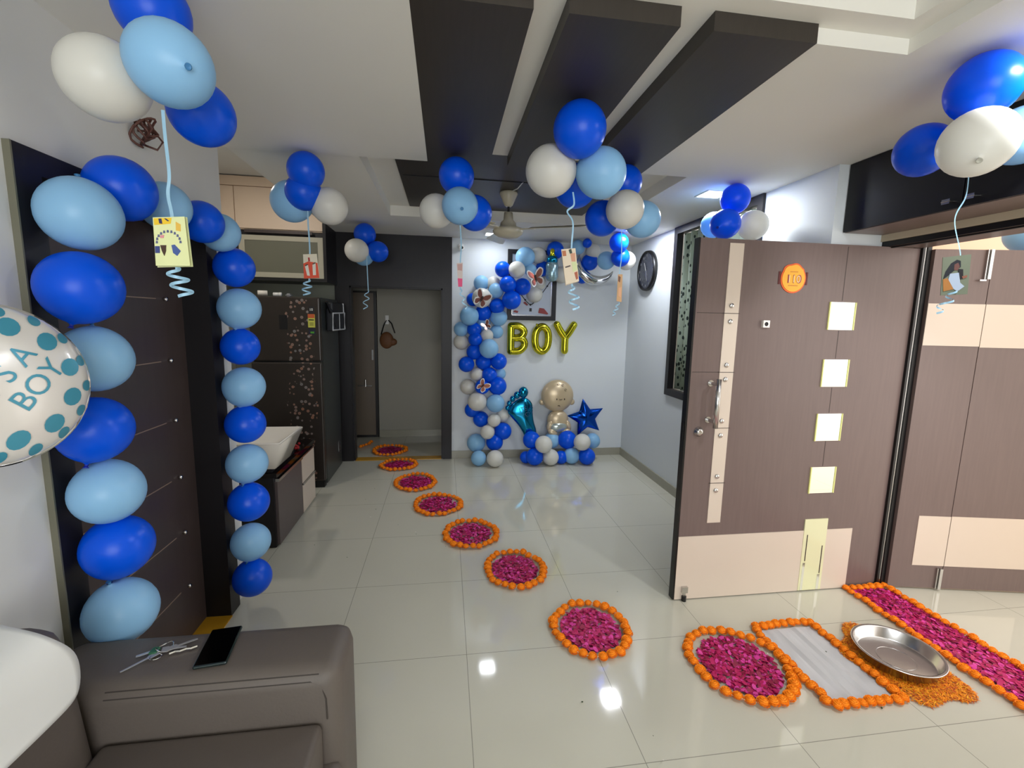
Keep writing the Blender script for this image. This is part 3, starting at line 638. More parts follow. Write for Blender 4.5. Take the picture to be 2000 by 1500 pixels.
# keys
KEYM = mat('nickel_keys', (0.62, 0.6, 0.58), 0.4, 0.7)
t = thing('key_bunch', 'bunch of metal keys on a ring on the sofa arm', 'keys', (-.78, 1.28, .586))
bm = bmesh.new(); tube(bm, [(-.785 + .02 * math.cos(a), 1.30 + .02 * math.sin(a), .594 + .004 * math.sin(a * 2)) for a in [2 * PI * i / 20 for i in range(20)]], .0016, 6, closed=True)
tube(bm, [(-.79 + .014 * math.cos(a), 1.265 + .012 * math.sin(a), .592) for a in [2 * PI * i / 16 for i in range(16)]], .0014, 6, closed=True); obj('key_ring', bm, M['chrome'], t)
for (p, q, w_) in (((-.79, 1.28, .592), (-.85, 1.22, .588), .004), ((-.77, 1.29, .594), (-.715, 1.33, .59), .005), ((-.785, 1.285, .596), (-.73, 1.30, .59), .006), ((-.8, 1.29, .594), (-.845, 1.275, .589), .006)):
    bm = bmesh.new(); p, q = V(p), V(q); dd = (q - p).normalized(); ss = V((-dd.y, dd.x, 0))
    vs = []
    for (a, b) in ((0, -1.6), (.25, -1.9), (.32, -.6), (1, -.5), (1, .5), (.8, .8), (.32, .6), (.25, 1.9), (0, 1.6)): vs.append(p + (q - p) * a + ss * w_ * b)
    A = [bm.verts.new(v) for v in vs]; Bq = [bm.verts.new(v + V((0, 0, .002))) for v in vs]; n_ = len(vs)
    for i in range(n_): bm.faces.new((A[i], A[(i + 1) % n_], Bq[(i + 1) % n_], Bq[i]))
    bm.faces.new(A[::-1]); bm.faces.new(Bq); obj('key', bm, KEYM, t)
bm = bmesh.new(); tube(bm, [(-.76 + .012 * k, 1.272 + .004 * k + .004 * (k % 2), .592) for k in range(6)], .004, 6); obj('key_chain', bm, M['chrome'], t)
bm = bevelbox(-.815, -.795, 1.275, 1.30, .589, .598, .003); obj('key_tag', bm, mat('green_tag', srgb(50, 95, 70), .4), t)
# ---------------- flowers on the floor ----------------
def marigold_bm(seed):
    rnd = random.Random(seed); bm = bmesh.new()
    # layered ruffled petals on a flattened ball
    ball(bm, (0, 0, .55), .78, 2, (1, 1, .68))
    for (rad, z, n, tilt) in ((.96, .30, 12, .15), (.9, .52, 12, .45), (.74, .74, 10, .8), (.5, .9, 8, 1.1), (.24, 1.0, 5, 1.4)):
        for k in range(n):
            a = 2 * PI * (k + .5 * rnd.random()) / n; ca, sa = math.cos(a), math.sin(a); w_ = .3
            pts = []
            for (u, v, h) in ((-.25, -w_ * .6, 0), (-.25, w_ * .6, 0), (.06, w_, .03), (.12, 0, .10), (.06, -w_, .03)):
                rr = rad + u * math.cos(tilt) ; zz = z + u * math.sin(tilt) * .5 + h
                pts.append(bm.verts.new((ca * rr - sa * v, sa * rr + ca * v, zz)))
            bm.faces.new(pts)
    return bm
def plain_mesh(name, bm, m, smooth=True):
    me = bpy.data.meshes.new(name)
    if smooth:
        for f in bm.faces: f.smooth = True
    bm.to_mesh(me); bm.free(); me.materials.append(m); return me
MG = [plain_mesh('marigold', marigold_bm(s), M['orange']) for s in range(3)]
def petals(name, pts, label, m, group=None, size=.016, flat=False, mats=None):
    bm = bmesh.new()
    for (x, y) in pts:
        a = random.uniform(0, 2 * PI); s = size * random.uniform(.6, 1.25); ca, sa = math.cos(a), math.sin(a)
        z = random.uniform(.002, .012); ti = random.uniform(-.35, .5) if not flat else random.uniform(-.1, .2)
        q = []
        shape = ((-1, 0, 0), (-.4, -.62, .15), (.5, -.6, .3), (1, 0, .35), (.5, .6, .3), (-.4, .62, .15)) if not flat else ((-1.2, 0, 0), (0, -.18, .1), (1.2, 0, .15), (0, .18, .1))
        for (u, v, h) in shape:
            q.append(bm.verts.new((x + s * (ca * u - sa * v), y + s * (sa * u + ca * v), max(.0015, z + s * (h + u * ti * .6)))))
        f = bm.faces.new(q); f.material_index = random.choice((0, 0, 1, 2)) 
    o = obj(name, bm, mats, smooth=False)
    return tag(o, label, 'petals', group, 'stuff')
ROSE = [M['magenta'], mat('rose_petals_dark', srgb(135, 8, 58), .55), mat('rose_petals_pink', srgb(215, 60, 150), .5)]
ORG = [M['orange'], mat('marigold_bits_yellow', srgb(240, 165, 30), .7), mat('marigold_bits_deep', srgb(190, 80, 10), .7)]
def garland(name, path, closed, spacing, label, group, rad=.0235, cat='garland'):
    """string of marigold heads along a path; each head a part"""
    t = thing(name, label, cat, (path[0][0], path[0][1], 0), group)
    pts = [V((p[0], p[1], .018)) for p in path]
    if closed: pts.append(pts[0])
    L = 0; seg = []
    for a, b in zip(pts, pts[1:]): seg.append((L, a, b)); L += (b - a).length
    n = int(round(L / spacing))
    for i in range(n):
        s = L * (i + .5) / n
        for (l0, a, b) in seg:
            if l0 <= s <= l0 + (b - a).length + 1e-6:
                p = a.lerp(b, (s - l0) / max(1e-6, (b - a).length)); dirn = (b - a).normalized(); break
        o = bpy.data.objects.new('marigold', random.choice(MG)); COL.objects.link(o); o.parent = t
        r = rad * random.uniform(.88, 1.1)
        o.scale = (r, r, r * random.uniform(1.1, 1.4))
        side = V((-dirn.y, dirn.x, 0)) * random.uniform(-.005, .005)
        o.location = V((p.x + side.x, p.y + side.y, .002)) - t.location
        o.rotation_euler = (random.uniform(-.2, .2), random.uniform(-.2, .2), random.uniform(0, 6.28))
    bm = bmesh.new(); tube(bm, [(p.x, p.y, .012) for p in (pts[:-1] if closed else pts)], .0022, 5, closed=closed)
    obj('garland_string', bm, M['thread'], t)
    return t
RINGS = [(1.318, 1.70, .21, .225, 'foremost marigold ring, touching the rectangular flower frame', 'rose petals inside the foremost marigold ring by the rectangular frame'),
 (.72, 2.01, .182, .20, 'marigold ring second from the front, over a tile joint', 'rose petals inside the second marigold ring from the front'),
 (.425, 2.598, .175, .20, 'third marigold ring from the front of the curving floor path', 'rose petals inside the third marigold ring from the front'),
 (.179, 3.094, .182, .20, 'fourth marigold ring from the front of the curving floor path', 'rose petals inside the fourth marigold ring from the front'),
 (-.062, 3.64, .185, .205, 'fifth marigold ring from the front, level with the fridge', 'rose petals inside the fifth marigold ring, level with the fridge'),
 (-.277, 4.185, .18, .21, 'sixth marigold ring from the front of the curving floor path', 'rose petals inside the sixth marigold ring from the front'),
 (-.48, 4.72, .18, .165, 'marigold ring just before the yellow marble threshold', 'rose petals in the ring just before the marble threshold'),
 (-.633, 5.265, .178, .2, 'marigold ring beyond the threshold inside the dark passage', 'rose petals in the ring inside the dark passage')]
for i, (cx, cy, rx, ry, lab, lab2) in enumerate(RINGS):
    ph_ = random.uniform(0, 6)
    path = [(cx + rx * (1 + .035 * math.sin(3 * a + ph_)) * math.cos(a), cy + ry * (1 + .03 * math.cos(2 * a + ph_)) * math.sin(a)) for a in [2 * PI * k / 40 for k in range(40)]]
    garland('marigold_ring', path, True, .046, lab, 'marigold rings along the floor path')
    pts = []
    while len(pts) < (1150 if i < 3 else 750):
        a = random.uniform(0, 2 * PI); r_ = math.sqrt(random.random()) * .84
        x, y = cx + (rx - .012) * r_ * math.cos(a), cy + (ry - .012) * r_ * math.sin(a)
        if math.sin(x * 61 + i) * math.sin(y * 53 + 2 * i) > .82: continue
        pts.append((x, y))
    petals('rose_petals', pts, lab2, M['magenta'], 'rose petals in the marigold rings', mats=ROSE, size=.0125)
# stray flower seen inside the passage
garland('marigold_string', [(-1.0, 5.42), (-.95, 5.5), (-.91, 5.58), (-.9, 5.66)], False, .045, 'bit of marigold garland behind the left passage jamb', None)
# rectangular frame round the paper
garland('marigold_rectangle', [(1.545, 1.44), (1.55, 1.925), (1.87, 1.925), (1.88, 1.435)], True, .04, 'rectangular marigold garland around the white paper sheet', None, rad=.022)
bm = bmesh.new(); cols = []
for i in range(13):
    x = 1.565 + .295 * i / 12; z = .004 + (.004 if i in (4, 8) else .0)
    cols.append([bm.verts.new((x, y, z + .001 * math.sin(y * 20 + i))) for y in (1.455, 1.6, 1.75, 1.9)])
for a, b in zip(cols, cols[1:]):
    for k in range(3): bm.faces.new((a[k], b[k], b[k + 1], a[k + 1]))
bmesh.ops.solidify(bm, geom=list(bm.faces), thickness=.001)
tag(obj('paper_sheet', bm, M['paper']), 'creased white paper sheet inside the rectangular marigold garland', 'paper')
# strip on the threshold
garland('marigold_border', [(2.325, .98), (2.33, 2.17), (2.585, 2.172), (2.60, .98)], False, .042, 'long marigold border around the petals on the entrance threshold', None, rad=.022)
pts = [(random.uniform(2.35, 2.58), random.uniform(.98, 2.15)) for _ in range(3600)]
petals('rose_petals', pts, 'long bed of rose petals across the entrance threshold', M['magenta'], mats=ROSE, size=.013)
pts = []
while len(pts) < 11000:
    a = random.uniform(0, 2 * PI); r_ = math.sqrt(random.random()) * (1.0 + .12 * math.sin(5 * a))
    pts.append((2.068 + .205 * r_ * math.cos(a), 1.625 + .245 * r_ * math.sin(a)))
petals('marigold_petals', pts, 'loose shredded orange marigold petals under the steel plate', M['orange'], mats=ORG, size=.011, flat=True)
# steel plate
bm = bmesh.new()
lathe(bm, [(0, .016), (.142, .016), (.15, .02), (.162, .062), (.172, .064), (.175, .067), (.172, .069), (.16, .066), (.147, .022), (.14, .0195), (0, .0195)], 64, (2.062, 1.632, 0))
bm2 = bm; t = thing('steel_plate', 'round shallow steel plate lying on the orange petals', 'plate', (2.062, 1.632, .016))
obj('plate', bm, M['steel'], t, True)
bm = bmesh.new(); tube(bm, [(2.062 + .0735 * math.cos(a), 1.632 + .0735 * math.sin(a), .0195) for a in [2 * PI * k / 48 for k in range(48)]], .0012, 6, closed=True); obj('plate_ring', bm, M['steel'], t)
# few stray petals on the floor
petals('stray_petals', [(random.uniform(.3, 2.2), random.uniform(1.3, 2.4)) for _ in range(14)] + [(random.uniform(-.9, .2), random.uniform(2.6, 4.9)) for _ in range(16)], 'scattered stray petal bits on the tiled floor', M['magenta'], mats=[M['green'], M['thread'], M['green']], size=.005)

# ---------------- balloons ----------------
BALLOONS=[
('blue','royal blue balloon topmost in the big top-left bunch, cut by the frame','balloons in the bunch nearest the camera at top left',(-0.719,1.363,2.272),0.0836,(-0.24,0.39,0.89)),
('white','large ivory white balloon at left of the big top-left bunch','balloons in the bunch nearest the camera at top left',(-0.740,1.201,2.035),0.0836,(-0.49,-0.67,-0.56)),
('blue','royal blue balloon low and right in the big top-left bunch','balloons in the bunch nearest the camera at top left',(-0.653,1.433,2.067),0.0814,(0.15,0.95,-0.28)),
('light','large pale blue balloon with dark knot in front of the top-left bunch','balloons in the bunch nearest the camera at top left',(-0.589,1.167,2.062),0.0836,(-0.67,0.67,0.31)),
('blue','royal blue balloon touching the ceiling above the red and cream card','balloons in the bunch above the red and cream card',(-0.703,2.573,2.263),0.0906,(0.11,-0.56,0.82)),
('light','pale blue balloon at left of the bunch above the red and cream card','balloons in the bunch above the red and cream card',(-0.813,2.694,2.136),0.1071,(-0.82,0.49,-0.29)),
('white','off-white balloon at right of the bunch above the red and cream card','balloons in the bunch above the red and cream card',(-0.614,2.662,2.114),0.0949,(0.85,0.22,-0.47)),
('blue','royal blue balloon in front of the bunch above the red and cream card','balloons in the bunch above the red and cream card',(-0.730,2.615,2.167),0.0908,(-0.57,-0.81,-0.11)),
('blue','royal blue balloon topmost of the small bunch above the dark doorway','balloons in the bunch before the dark back doorway',(-0.710,4.348,2.262),0.0954,(-0.13,0.54,0.83)),
('blue','royal blue balloon at right of the small bunch above the dark doorway','balloons in the bunch before the dark back doorway',(-0.595,4.310,2.111),0.0908,(0.88,0.43,-0.20)),
('light','pale blue balloon lowest in the small bunch above the dark doorway','balloons in the bunch before the dark back doorway',(-0.722,4.323,2.075),0.0897,(-0.35,0.68,-0.65)),
('white','off-white balloon at left of the small bunch above the dark doorway','balloons in the bunch before the dark back doorway',(-0.734,4.071,2.082),0.0969,(-0.22,-0.94,-0.25)),
('blue','royal blue balloon topmost of the bunch left of the ceiling fan','balloons in the bunch left of the ceiling fan',(0.057,2.509,2.267),0.0914,(-0.01,-0.10,0.99)),
('white','off-white balloon at left of the bunch beside the ceiling fan','balloons in the bunch left of the ceiling fan',(-0.050,2.638,2.114),0.0916,(-0.67,0.72,-0.17)),
('blue','royal blue balloon nearest the fan in the bunch left of it','balloons in the bunch left of the ceiling fan',(0.153,2.517,2.088),0.0916,(0.87,-0.04,-0.49)),
('light','pale blue balloon with its knot showing, left of the ceiling fan','balloons in the bunch left of the ceiling fan',(0.073,2.423,2.098),0.0916,(-0.06,0.94,0.33)),
('blue','royal blue balloon topmost under the dark ceiling beams at centre','balloons in the central bunch under the dark ceiling beams',(0.507,1.802,2.257),0.1008,(-0.20,-0.85,0.49)),
('blue','royal blue balloon lowest and behind in the central ceiling bunch','balloons in the central bunch under the dark ceiling beams',(0.598,2.163,2.154),0.0987,(0.26,0.96,-0.08)),
('white','off-white balloon at left of the central bunch under the beams','balloons in the central bunch under the dark ceiling beams',(0.427,1.932,2.140),0.1022,(-0.95,-0.15,-0.26)),
('light','pale blue balloon at right of the central bunch under the beams','balloons in the central bunch under the dark ceiling beams',(0.633,1.901,2.136),0.1011,(0.83,-0.44,-0.33)),
('blue','royal blue balloon topmost of the bunch with the beige-white balloon','balloons in the bunch right of centre with a beige-white balloon',(0.957,2.471,2.278),0.0916,(0.22,0.56,0.80)),
('blue','royal blue balloon at left of the beige-white balloon','balloons in the bunch right of centre with a beige-white balloon',(0.826,2.429,2.076),0.0916,(-0.73,0.57,-0.38)),
('light','translucent pale blue balloon at right of the beige-white balloon','balloons in the bunch right of centre with a beige-white balloon',(1.004,2.322,2.059),0.0916,(0.77,-0.33,-0.54)),
('white','beige-white balloon in front of the bunch right of centre','balloons in the bunch right of centre with a beige-white balloon',(0.867,2.219,2.077),0.0916,(-0.30,-0.91,-0.30)),
('blue','bright blue balloon topmost in the small bunch at the far corner','balloons in the small bunch in the far right corner',(1.620,4.252,2.278),0.0897,(-0.26,-0.74,0.62)),
('light','pale blue balloon at left of the small bunch at the far corner','balloons in the small bunch in the far right corner',(1.595,4.514,2.143),0.0899,(-0.42,0.88,-0.22)),
('white','white balloon at right of the small bunch at the far corner','balloons in the small bunch in the far right corner',(1.759,4.392,2.134),0.0915,(0.90,0.17,-0.41)),
('blue','bright blue balloon in front of the small bunch at the far corner','balloons in the small bunch in the far right corner',(1.675,4.336,2.155),0.0899,(0.28,-0.83,-0.49)),
('blue','bright blue balloon at the ceiling above the open entrance door','balloons in the bunch above the open entrance door',(1.728,2.652,2.283),0.0852,(-0.03,-0.23,0.97)),
('light','pale blue-white balloon at left above the open entrance door','balloons in the bunch above the open entrance door',(1.715,2.839,2.167),0.0807,(-0.10,0.99,-0.05)),
('white','white balloon at right above the open entrance door','balloons in the bunch above the open entrance door',(1.846,2.631,2.130),0.0871,(0.87,-0.36,-0.34)),
('blue','bright blue balloon with its knot showing above the open door','balloons in the bunch above the open entrance door',(1.637,2.589,2.120),0.0854,(0.79,0.52,0.33)),
('blue','glossy blue balloon topmost in the bunch by the dark loft cupboard','balloons in the bunch below the right ceiling corner',(1.642,1.296,2.273),0.0945,(-0.53,-0.45,0.72)),
('blue','deep blue balloon at left of the bunch by the dark loft cupboard','balloons in the bunch below the right ceiling corner',(1.666,1.482,2.153),0.0859,(-0.34,0.92,-0.18)),
('light','pale blue balloon at right of the bunch by the loft, cut by the frame','balloons in the bunch below the right ceiling corner',(1.976,1.412,2.201),0.0947,(0.97,0.21,0.09)),
('white','large white balloon with pale knot before the dark loft cupboard','balloons in the bunch below the right ceiling corner',(1.569,1.232,2.083),0.0947,(0.54,0.53,0.65)),
('blue','royal blue balloon at the top left bend of the door balloon arch','balloons of the chain around the brown door',(-0.987,1.628,1.906),0.0928,(0.00,-0.76,0.65)),
('light','pale blue balloon topmost of the left column on the brown door','balloons of the chain around the brown door',(-0.986,1.452,1.792),0.0942,(0.14,-0.24,-0.96)),
('blue','royal blue balloon second from the top in the left door column','balloons of the chain around the brown door',(-0.985,1.424,1.595),0.0953,(0.14,0.24,0.96)),
('light','pale blue balloon beside the printed round foil balloon','balloons of the chain around the brown door',(-0.989,1.452,1.395),0.0909,(0.14,-0.24,-0.96)),
('blue','royal blue balloon partly behind the printed round foil balloon','balloons of the chain around the brown door',(-0.989,1.425,1.199),0.0911,(0.14,0.24,0.96)),
('light','pale blue balloon just under the blue one beside the foil balloon','balloons of the chain around the brown door',(-0.988,1.447,1.003),0.0916,(0.14,-0.24,-0.96)),
('blue','royal blue balloon next to the bottom of the left door column','balloons of the chain around the brown door',(-0.988,1.465,0.823),0.0921,(0.14,0.24,0.96)),
('light','pale blue balloon at the foot of the left column, over the sofa arm','balloons of the chain around the brown door',(-0.985,1.448,0.620),0.0950,(0.10,0.20,-0.98)),
('light','dusky pale blue balloon behind the yellow card on the door arch','balloons of the chain around the brown door',(-0.997,1.872,1.910),0.0830,(0.10,0.95,0.29)),
('blue','royal blue balloon right of the yellow card on the door arch','balloons of the chain around the brown door',(-0.997,2.120,1.906),0.0835,(0.10,-0.95,0.29)),
('light','pale blue balloon at the top right bend of the door balloon arch','balloons of the chain around the brown door',(-0.997,2.277,1.892),0.0826,(0.10,0.95,0.29)),
('blue','royal blue balloon at the top of the right door column','balloons of the chain around the brown door',(-0.991,2.383,1.749),0.0893,(0.14,-0.24,-0.96)),
('light','pale blue balloon beside the top of the fridge in the right column','balloons of the chain around the brown door',(-0.985,2.397,1.560),0.0953,(0.14,0.24,0.96)),
('blue','royal blue balloon level with the fridge door split','balloons of the chain around the brown door',(-0.993,2.401,1.374),0.0871,(0.14,-0.24,-0.96)),
('light','pale blue balloon between the fridge split and the wash basin rim','balloons of the chain around the brown door',(-0.984,2.393,1.179),0.0959,(0.14,0.24,0.96)),
('blue','royal blue balloon level with the wash basin rim','balloons of the chain around the brown door',(-0.987,2.389,0.989),0.0926,(0.14,-0.24,-0.96)),
('light','pale blue balloon level with the body of the wash basin','balloons of the chain around the brown door',(-0.984,2.375,0.793),0.0957,(0.14,0.24,0.96)),
('blue','royal blue balloon beside the dark vanity cabinet door','balloons of the chain around the brown door',(-0.985,2.368,0.591),0.0953,(0.14,-0.24,-0.96)),
('light','pale blue balloon beside the bottom edge of the vanity cabinet','balloons of the chain around the brown door',(-0.987,2.368,0.379),0.0932,(0.14,0.24,0.96)),
('blue','royal blue balloon at the foot of the right door column','balloons of the chain around the brown door',(-0.988,2.362,0.184),0.0923,(0.14,-0.24,-0.96)),
('light','light blue balloon on the floor at the very left foot of the back-wall arch','balloons of the organic arch on the back wall',(0.347,4.654,0.081),0.0811,(0.08,-0.96,0.28)),
('white','white balloon on the floor at the foot of the back-wall arch','balloons of the organic arch on the back wall',(0.515,4.603,0.089),0.0888,(-0.32,-0.95,0.01)),
('light','soft light blue balloon above the left foot of the back-wall arch','balloons of the organic arch on the back wall',(0.330,4.800,0.208),0.0998,(0.48,-0.77,0.43)),
('blue','dark blue balloon just above the white one at the arch foot','balloons of the organic arch on the back wall',(0.528,4.780,0.218),0.0917,(-0.48,-0.81,-0.33)),
('blue','dark blue balloon sticking out right near the arch foot','balloons of the organic arch on the back wall',(0.618,4.800,0.334),0.0948,(-0.58,-0.81,-0.07)),
('white','small white balloon above the arch foot, lower of two small white ones','balloons of the organic arch on the back wall',(0.441,4.700,0.351),0.0761,(-0.60,-0.80,-0.05)),
('white','small white balloon left of the foil foot, upper of two small white ones','balloons of the organic arch on the back wall',(0.512,4.720,0.474),0.0708,(0.22,-0.93,-0.29)),
('white','greyish white balloon half hidden behind, left of the foil foot','balloons of the organic arch on the back wall',(0.620,4.840,0.502),0.0727,(0.27,-0.96,0.12)),
('blue','dark blue balloon low left in the arch, above the small white pair','balloons of the organic arch on the back wall',(0.377,4.800,0.470),0.0855,(-0.60,-0.79,0.07)),
('blue','dark blue balloon at left edge under the big white arch balloon','balloons of the organic arch on the back wall',(0.282,4.800,0.572),0.0795,(-0.36,-0.93,-0.11)),
('white','big white balloon low in the arch, level with the foil foot top','balloons of the organic arch on the back wall',(0.331,4.720,0.676),0.0996,(-0.32,-0.92,0.25)),
('light','light blue balloon beside the big white one low in the arch','balloons of the organic arch on the back wall',(0.524,4.720,0.658),0.0976,(-0.09,-0.90,-0.43)),
('blue','large dark blue balloon right of the lowest butterfly','balloons of the organic arch on the back wall',(0.547,4.760,0.837),0.0979,(0.07,-0.93,0.36)),
('blue','dark blue balloon carrying the lowest rose butterfly','balloons of the organic arch on the back wall',(0.384,4.740,0.830),0.0782,(-0.28,-0.90,-0.35)),
('white','shaded white balloon at left edge beside the lowest butterfly','balloons of the organic arch on the back wall',(0.239,4.840,0.815),0.0822,(-0.15,-0.84,0.52)),
('white','small greyish white balloon above the lowest butterfly','balloons of the organic arch on the back wall',(0.327,4.780,0.959),0.0703,(0.60,-0.78,0.19)),
('blue','dark blue balloon right of the small greyish white one mid arch','balloons of the organic arch on the back wall',(0.460,4.760,0.956),0.0811,(0.50,-0.78,0.38)),
('light','light blue balloon peeping out at right of mid arch','balloons of the organic arch on the back wall',(0.581,4.860,0.956),0.0664,(-0.17,-0.86,-0.49)),
('blue','dark blue balloon with a drooping neck at left of mid arch','balloons of the organic arch on the back wall',(0.217,4.760,1.066),0.0829,(0.24,-0.97,0.08)),
('blue','dark blue balloon at right below the large light blue one','balloons of the organic arch on the back wall',(0.556,4.760,1.098),0.0864,(-0.20,-0.91,-0.35)),
('blue','dark blue balloon in the middle below the large light blue one','balloons of the organic arch on the back wall',(0.400,4.800,1.088),0.0867,(-0.15,-0.99,-0.04)),
('light','large light blue balloon left of the gold letter B','balloons of the organic arch on the back wall',(0.445,4.700,1.235),0.1006,(-0.33,-0.90,-0.26)),
('blue','dark blue balloon left of the large light blue one by the letter B','balloons of the organic arch on the back wall',(0.297,4.780,1.194),0.0805,(-0.06,-0.89,0.45)),
('blue','dark blue balloon, second of the stacked pair left of letter B','balloons of the organic arch on the back wall',(0.308,4.760,1.326),0.0746,(0.13,-0.95,-0.29)),
('blue','dark blue balloon, upper of the stacked pair left of letter B','balloons of the organic arch on the back wall',(0.297,4.780,1.427),0.0746,(-0.33,-0.94,-0.06)),
('white','shaded white balloon at the far left edge near the door frame','balloons of the organic arch on the back wall',(0.166,4.849,1.293),0.0811,(-0.40,-0.85,-0.35)),
('light','dusky light blue balloon at the far left edge near the door frame','balloons of the organic arch on the back wall',(0.164,4.820,1.429),0.0776,(0.02,-0.87,-0.50)),
('light','glossy light blue balloon under the hanging pink card','balloons of the organic arch on the back wall',(0.242,4.720,1.566),0.0968,(-0.03,-0.98,-0.19)),
('white','bluish white balloon under the small rose butterfly','balloons of the organic arch on the back wall',(0.428,4.760,1.370),0.0667,(0.30,-0.90,0.31)),
('light','light blue balloon low right of the small rose butterfly','balloons of the organic arch on the back wall',(0.536,4.820,1.407),0.0704,(0.28,-0.93,0.25)),
('light','light blue balloon left of the picture frame lower corner','balloons of the organic arch on the back wall',(0.553,4.800,1.558),0.0913,(-0.19,-0.96,0.22)),
('light','mid blue balloon behind the small rose butterfly','balloons of the organic arch on the back wall',(0.396,4.840,1.490),0.0756,(-0.25,-0.96,0.10)),
('blue','dark blue balloon below the white butterfly balloon','balloons of the organic arch on the back wall',(0.391,4.800,1.602),0.0854,(-0.27,-0.96,-0.07)),
('white','white balloon carrying the large chrome butterfly','balloons of the organic arch on the back wall',(0.365,4.700,1.749),0.0988,(-0.55,-0.79,-0.28)),
('blue','dark blue balloon peeking from behind the white butterfly balloon','balloons of the organic arch on the back wall',(0.287,4.860,1.738),0.0698,(0.58,-0.76,-0.29)),
('blue','dark blue balloon right below the large chrome butterfly','balloons of the organic arch on the back wall',(0.530,4.760,1.673),0.0796,(0.29,-0.94,0.20)),
('blue','large dark blue balloon over the lower left picture frame side','balloons of the organic arch on the back wall',(0.671,4.700,1.737),0.0972,(0.34,-0.94,-0.03)),
('light','light blue balloon right of the large chrome butterfly','balloons of the organic arch on the back wall',(0.517,4.760,1.829),0.0792,(0.13,-0.85,-0.51)),
('white','bluish white balloon above the light blue one by the butterfly','balloons of the organic arch on the back wall',(0.498,4.840,1.906),0.0750,(-0.53,-0.78,-0.33)),
('light','very pale blue balloon above the large chrome butterfly','balloons of the organic arch on the back wall',(0.370,4.850,1.908),0.0802,(-0.44,-0.78,-0.44)),
('blue','medium blue balloon where the arch bends over the picture','balloons of the organic arch on the back wall',(0.630,4.700,1.895),0.0862,(-0.51,-0.86,0.06)),
('blue','dark blue balloon in front of the picture glass','balloons of the organic arch on the back wall',(0.786,4.740,1.877),0.0874,(-0.39,-0.78,0.49)),
('blue','bright blue balloon at the upper left shoulder of the arch','balloons of the organic arch on the back wall',(0.580,4.740,2.045),0.0812,(0.28,-0.96,0.06)),
('white','bright white balloon at the upper left picture corner','balloons of the organic arch on the back wall',(0.717,4.680,2.039),0.0857,(0.30,-0.91,-0.30)),
('light','sky blue balloon over the top of the picture frame','balloons of the organic arch on the back wall',(0.807,4.720,2.174),0.0994,(0.52,-0.77,0.37)),
('white','lilac white balloon over the top of the picture frame','balloons of the organic arch on the back wall',(0.952,4.780,2.203),0.0850,(0.34,-0.94,-0.03)),
('light','chrome-like light blue balloon beside the bright white one','balloons of the organic arch on the back wall',(0.864,4.720,2.048),0.0631,(0.46,-0.84,0.29)),
('blue','dark blue balloon touching the ceiling right of the picture top','balloons of the organic arch on the back wall',(1.137,4.800,2.265),0.0911,(0.22,-0.84,0.49)),
('blue','dark blue balloon left of the foil feeding bottle','balloons of the organic arch on the back wall',(1.009,4.800,2.072),0.0778,(0.21,-0.96,-0.18)),
('light','light blue balloon behind the card and the silver crescent','balloons of the organic arch on the back wall',(1.354,4.704,2.291),0.0740,(0.08,-0.92,-0.39)),
('blue','very small dark blue balloon at the ceiling over the crescent','balloons of the organic arch on the back wall',(1.418,4.600,2.318),0.0466,(-0.43,-0.86,0.27)),
('white','lilac white balloon inside the silver crescent','balloons of the organic arch on the back wall',(1.532,4.760,2.270),0.0753,(0.36,-0.78,0.52)),
('blue','dark blue balloon filling the silver crescent','balloons of the organic arch on the back wall',(1.517,4.800,2.159),0.0870,(0.49,-0.87,0.05)),
('white','pale lilac balloon right of the foil feeding bottle','balloons of the organic arch on the back wall',(1.220,4.820,2.018),0.0869,(-0.55,-0.84,-0.01)),
('blue','small dark blue balloon under the silver crescent','balloons of the organic arch on the back wall',(1.452,4.840,1.996),0.0604,(0.54,-0.78,0.32)),
('white','pale white balloon high in front of the picture glass','balloons of the organic arch on the back wall',(0.977,4.840,1.932),0.0814,(-0.02,-1.00,-0.06)),
('white','lilac grey balloon lower in front of the picture glass','balloons of the organic arch on the back wall',(0.937,4.840,1.808),0.0871,(-0.38,-0.84,-0.38)),
('blue','dark blue balloon upper left in the pile under the foil foot','balloons of the floor piles under the foil figures',(0.919,4.700,0.258),0.0939,(-0.51,-0.75,0.41)),
('light','light blue balloon behind the white one in the pile under the foil foot','balloons of the floor piles under the foil figures',(1.160,4.760,0.232),0.0873,(0.20,-0.88,-0.44)),
('blue','dark blue balloon at floor level under the foil foot','balloons of the floor piles under the foil figures',(0.942,4.622,0.093),0.0930,(-0.12,-0.84,-0.53)),
('white','white balloon at floor level under the foil baby','balloons of the floor piles under the foil figures',(1.115,4.609,0.088),0.0877,(-0.40,-0.87,0.28)),
('white','white balloon foremost in the left pile, above a white floor one','balloons of the floor piles under the foil figures',(1.029,4.580,0.238),0.0920,(0.23,-0.97,-0.03)),
('blue','shaded blue balloon behind at the left of the floor piles','balloons of the floor piles under the foil figures',(0.862,4.697,0.067),0.0665,(-0.33,-0.92,0.20)),
('blue','dark blue balloon between the foil baby and the foil star','balloons of the floor piles under the foil figures',(1.317,4.700,0.251),0.1006,(0.59,-0.81,-0.07)),
('light','light blue balloon at the right end under the foil star','balloons of the floor piles under the foil figures',(1.622,4.760,0.218),0.0857,(-0.50,-0.73,-0.45)),
('light','light blue balloon at floor level in the right pile','balloons of the floor piles under the foil figures',(1.354,4.643,0.089),0.0889,(-0.49,-0.73,0.47)),
('blue','dark blue balloon at floor level in the right pile','balloons of the floor piles under the foil figures',(1.513,4.602,0.091),0.0914,(0.06,-0.90,0.43)),
('white','white balloon foremost under the foil star','balloons of the floor piles under the foil figures',(1.448,4.580,0.255),0.0904,(-0.45,-0.85,-0.28)),
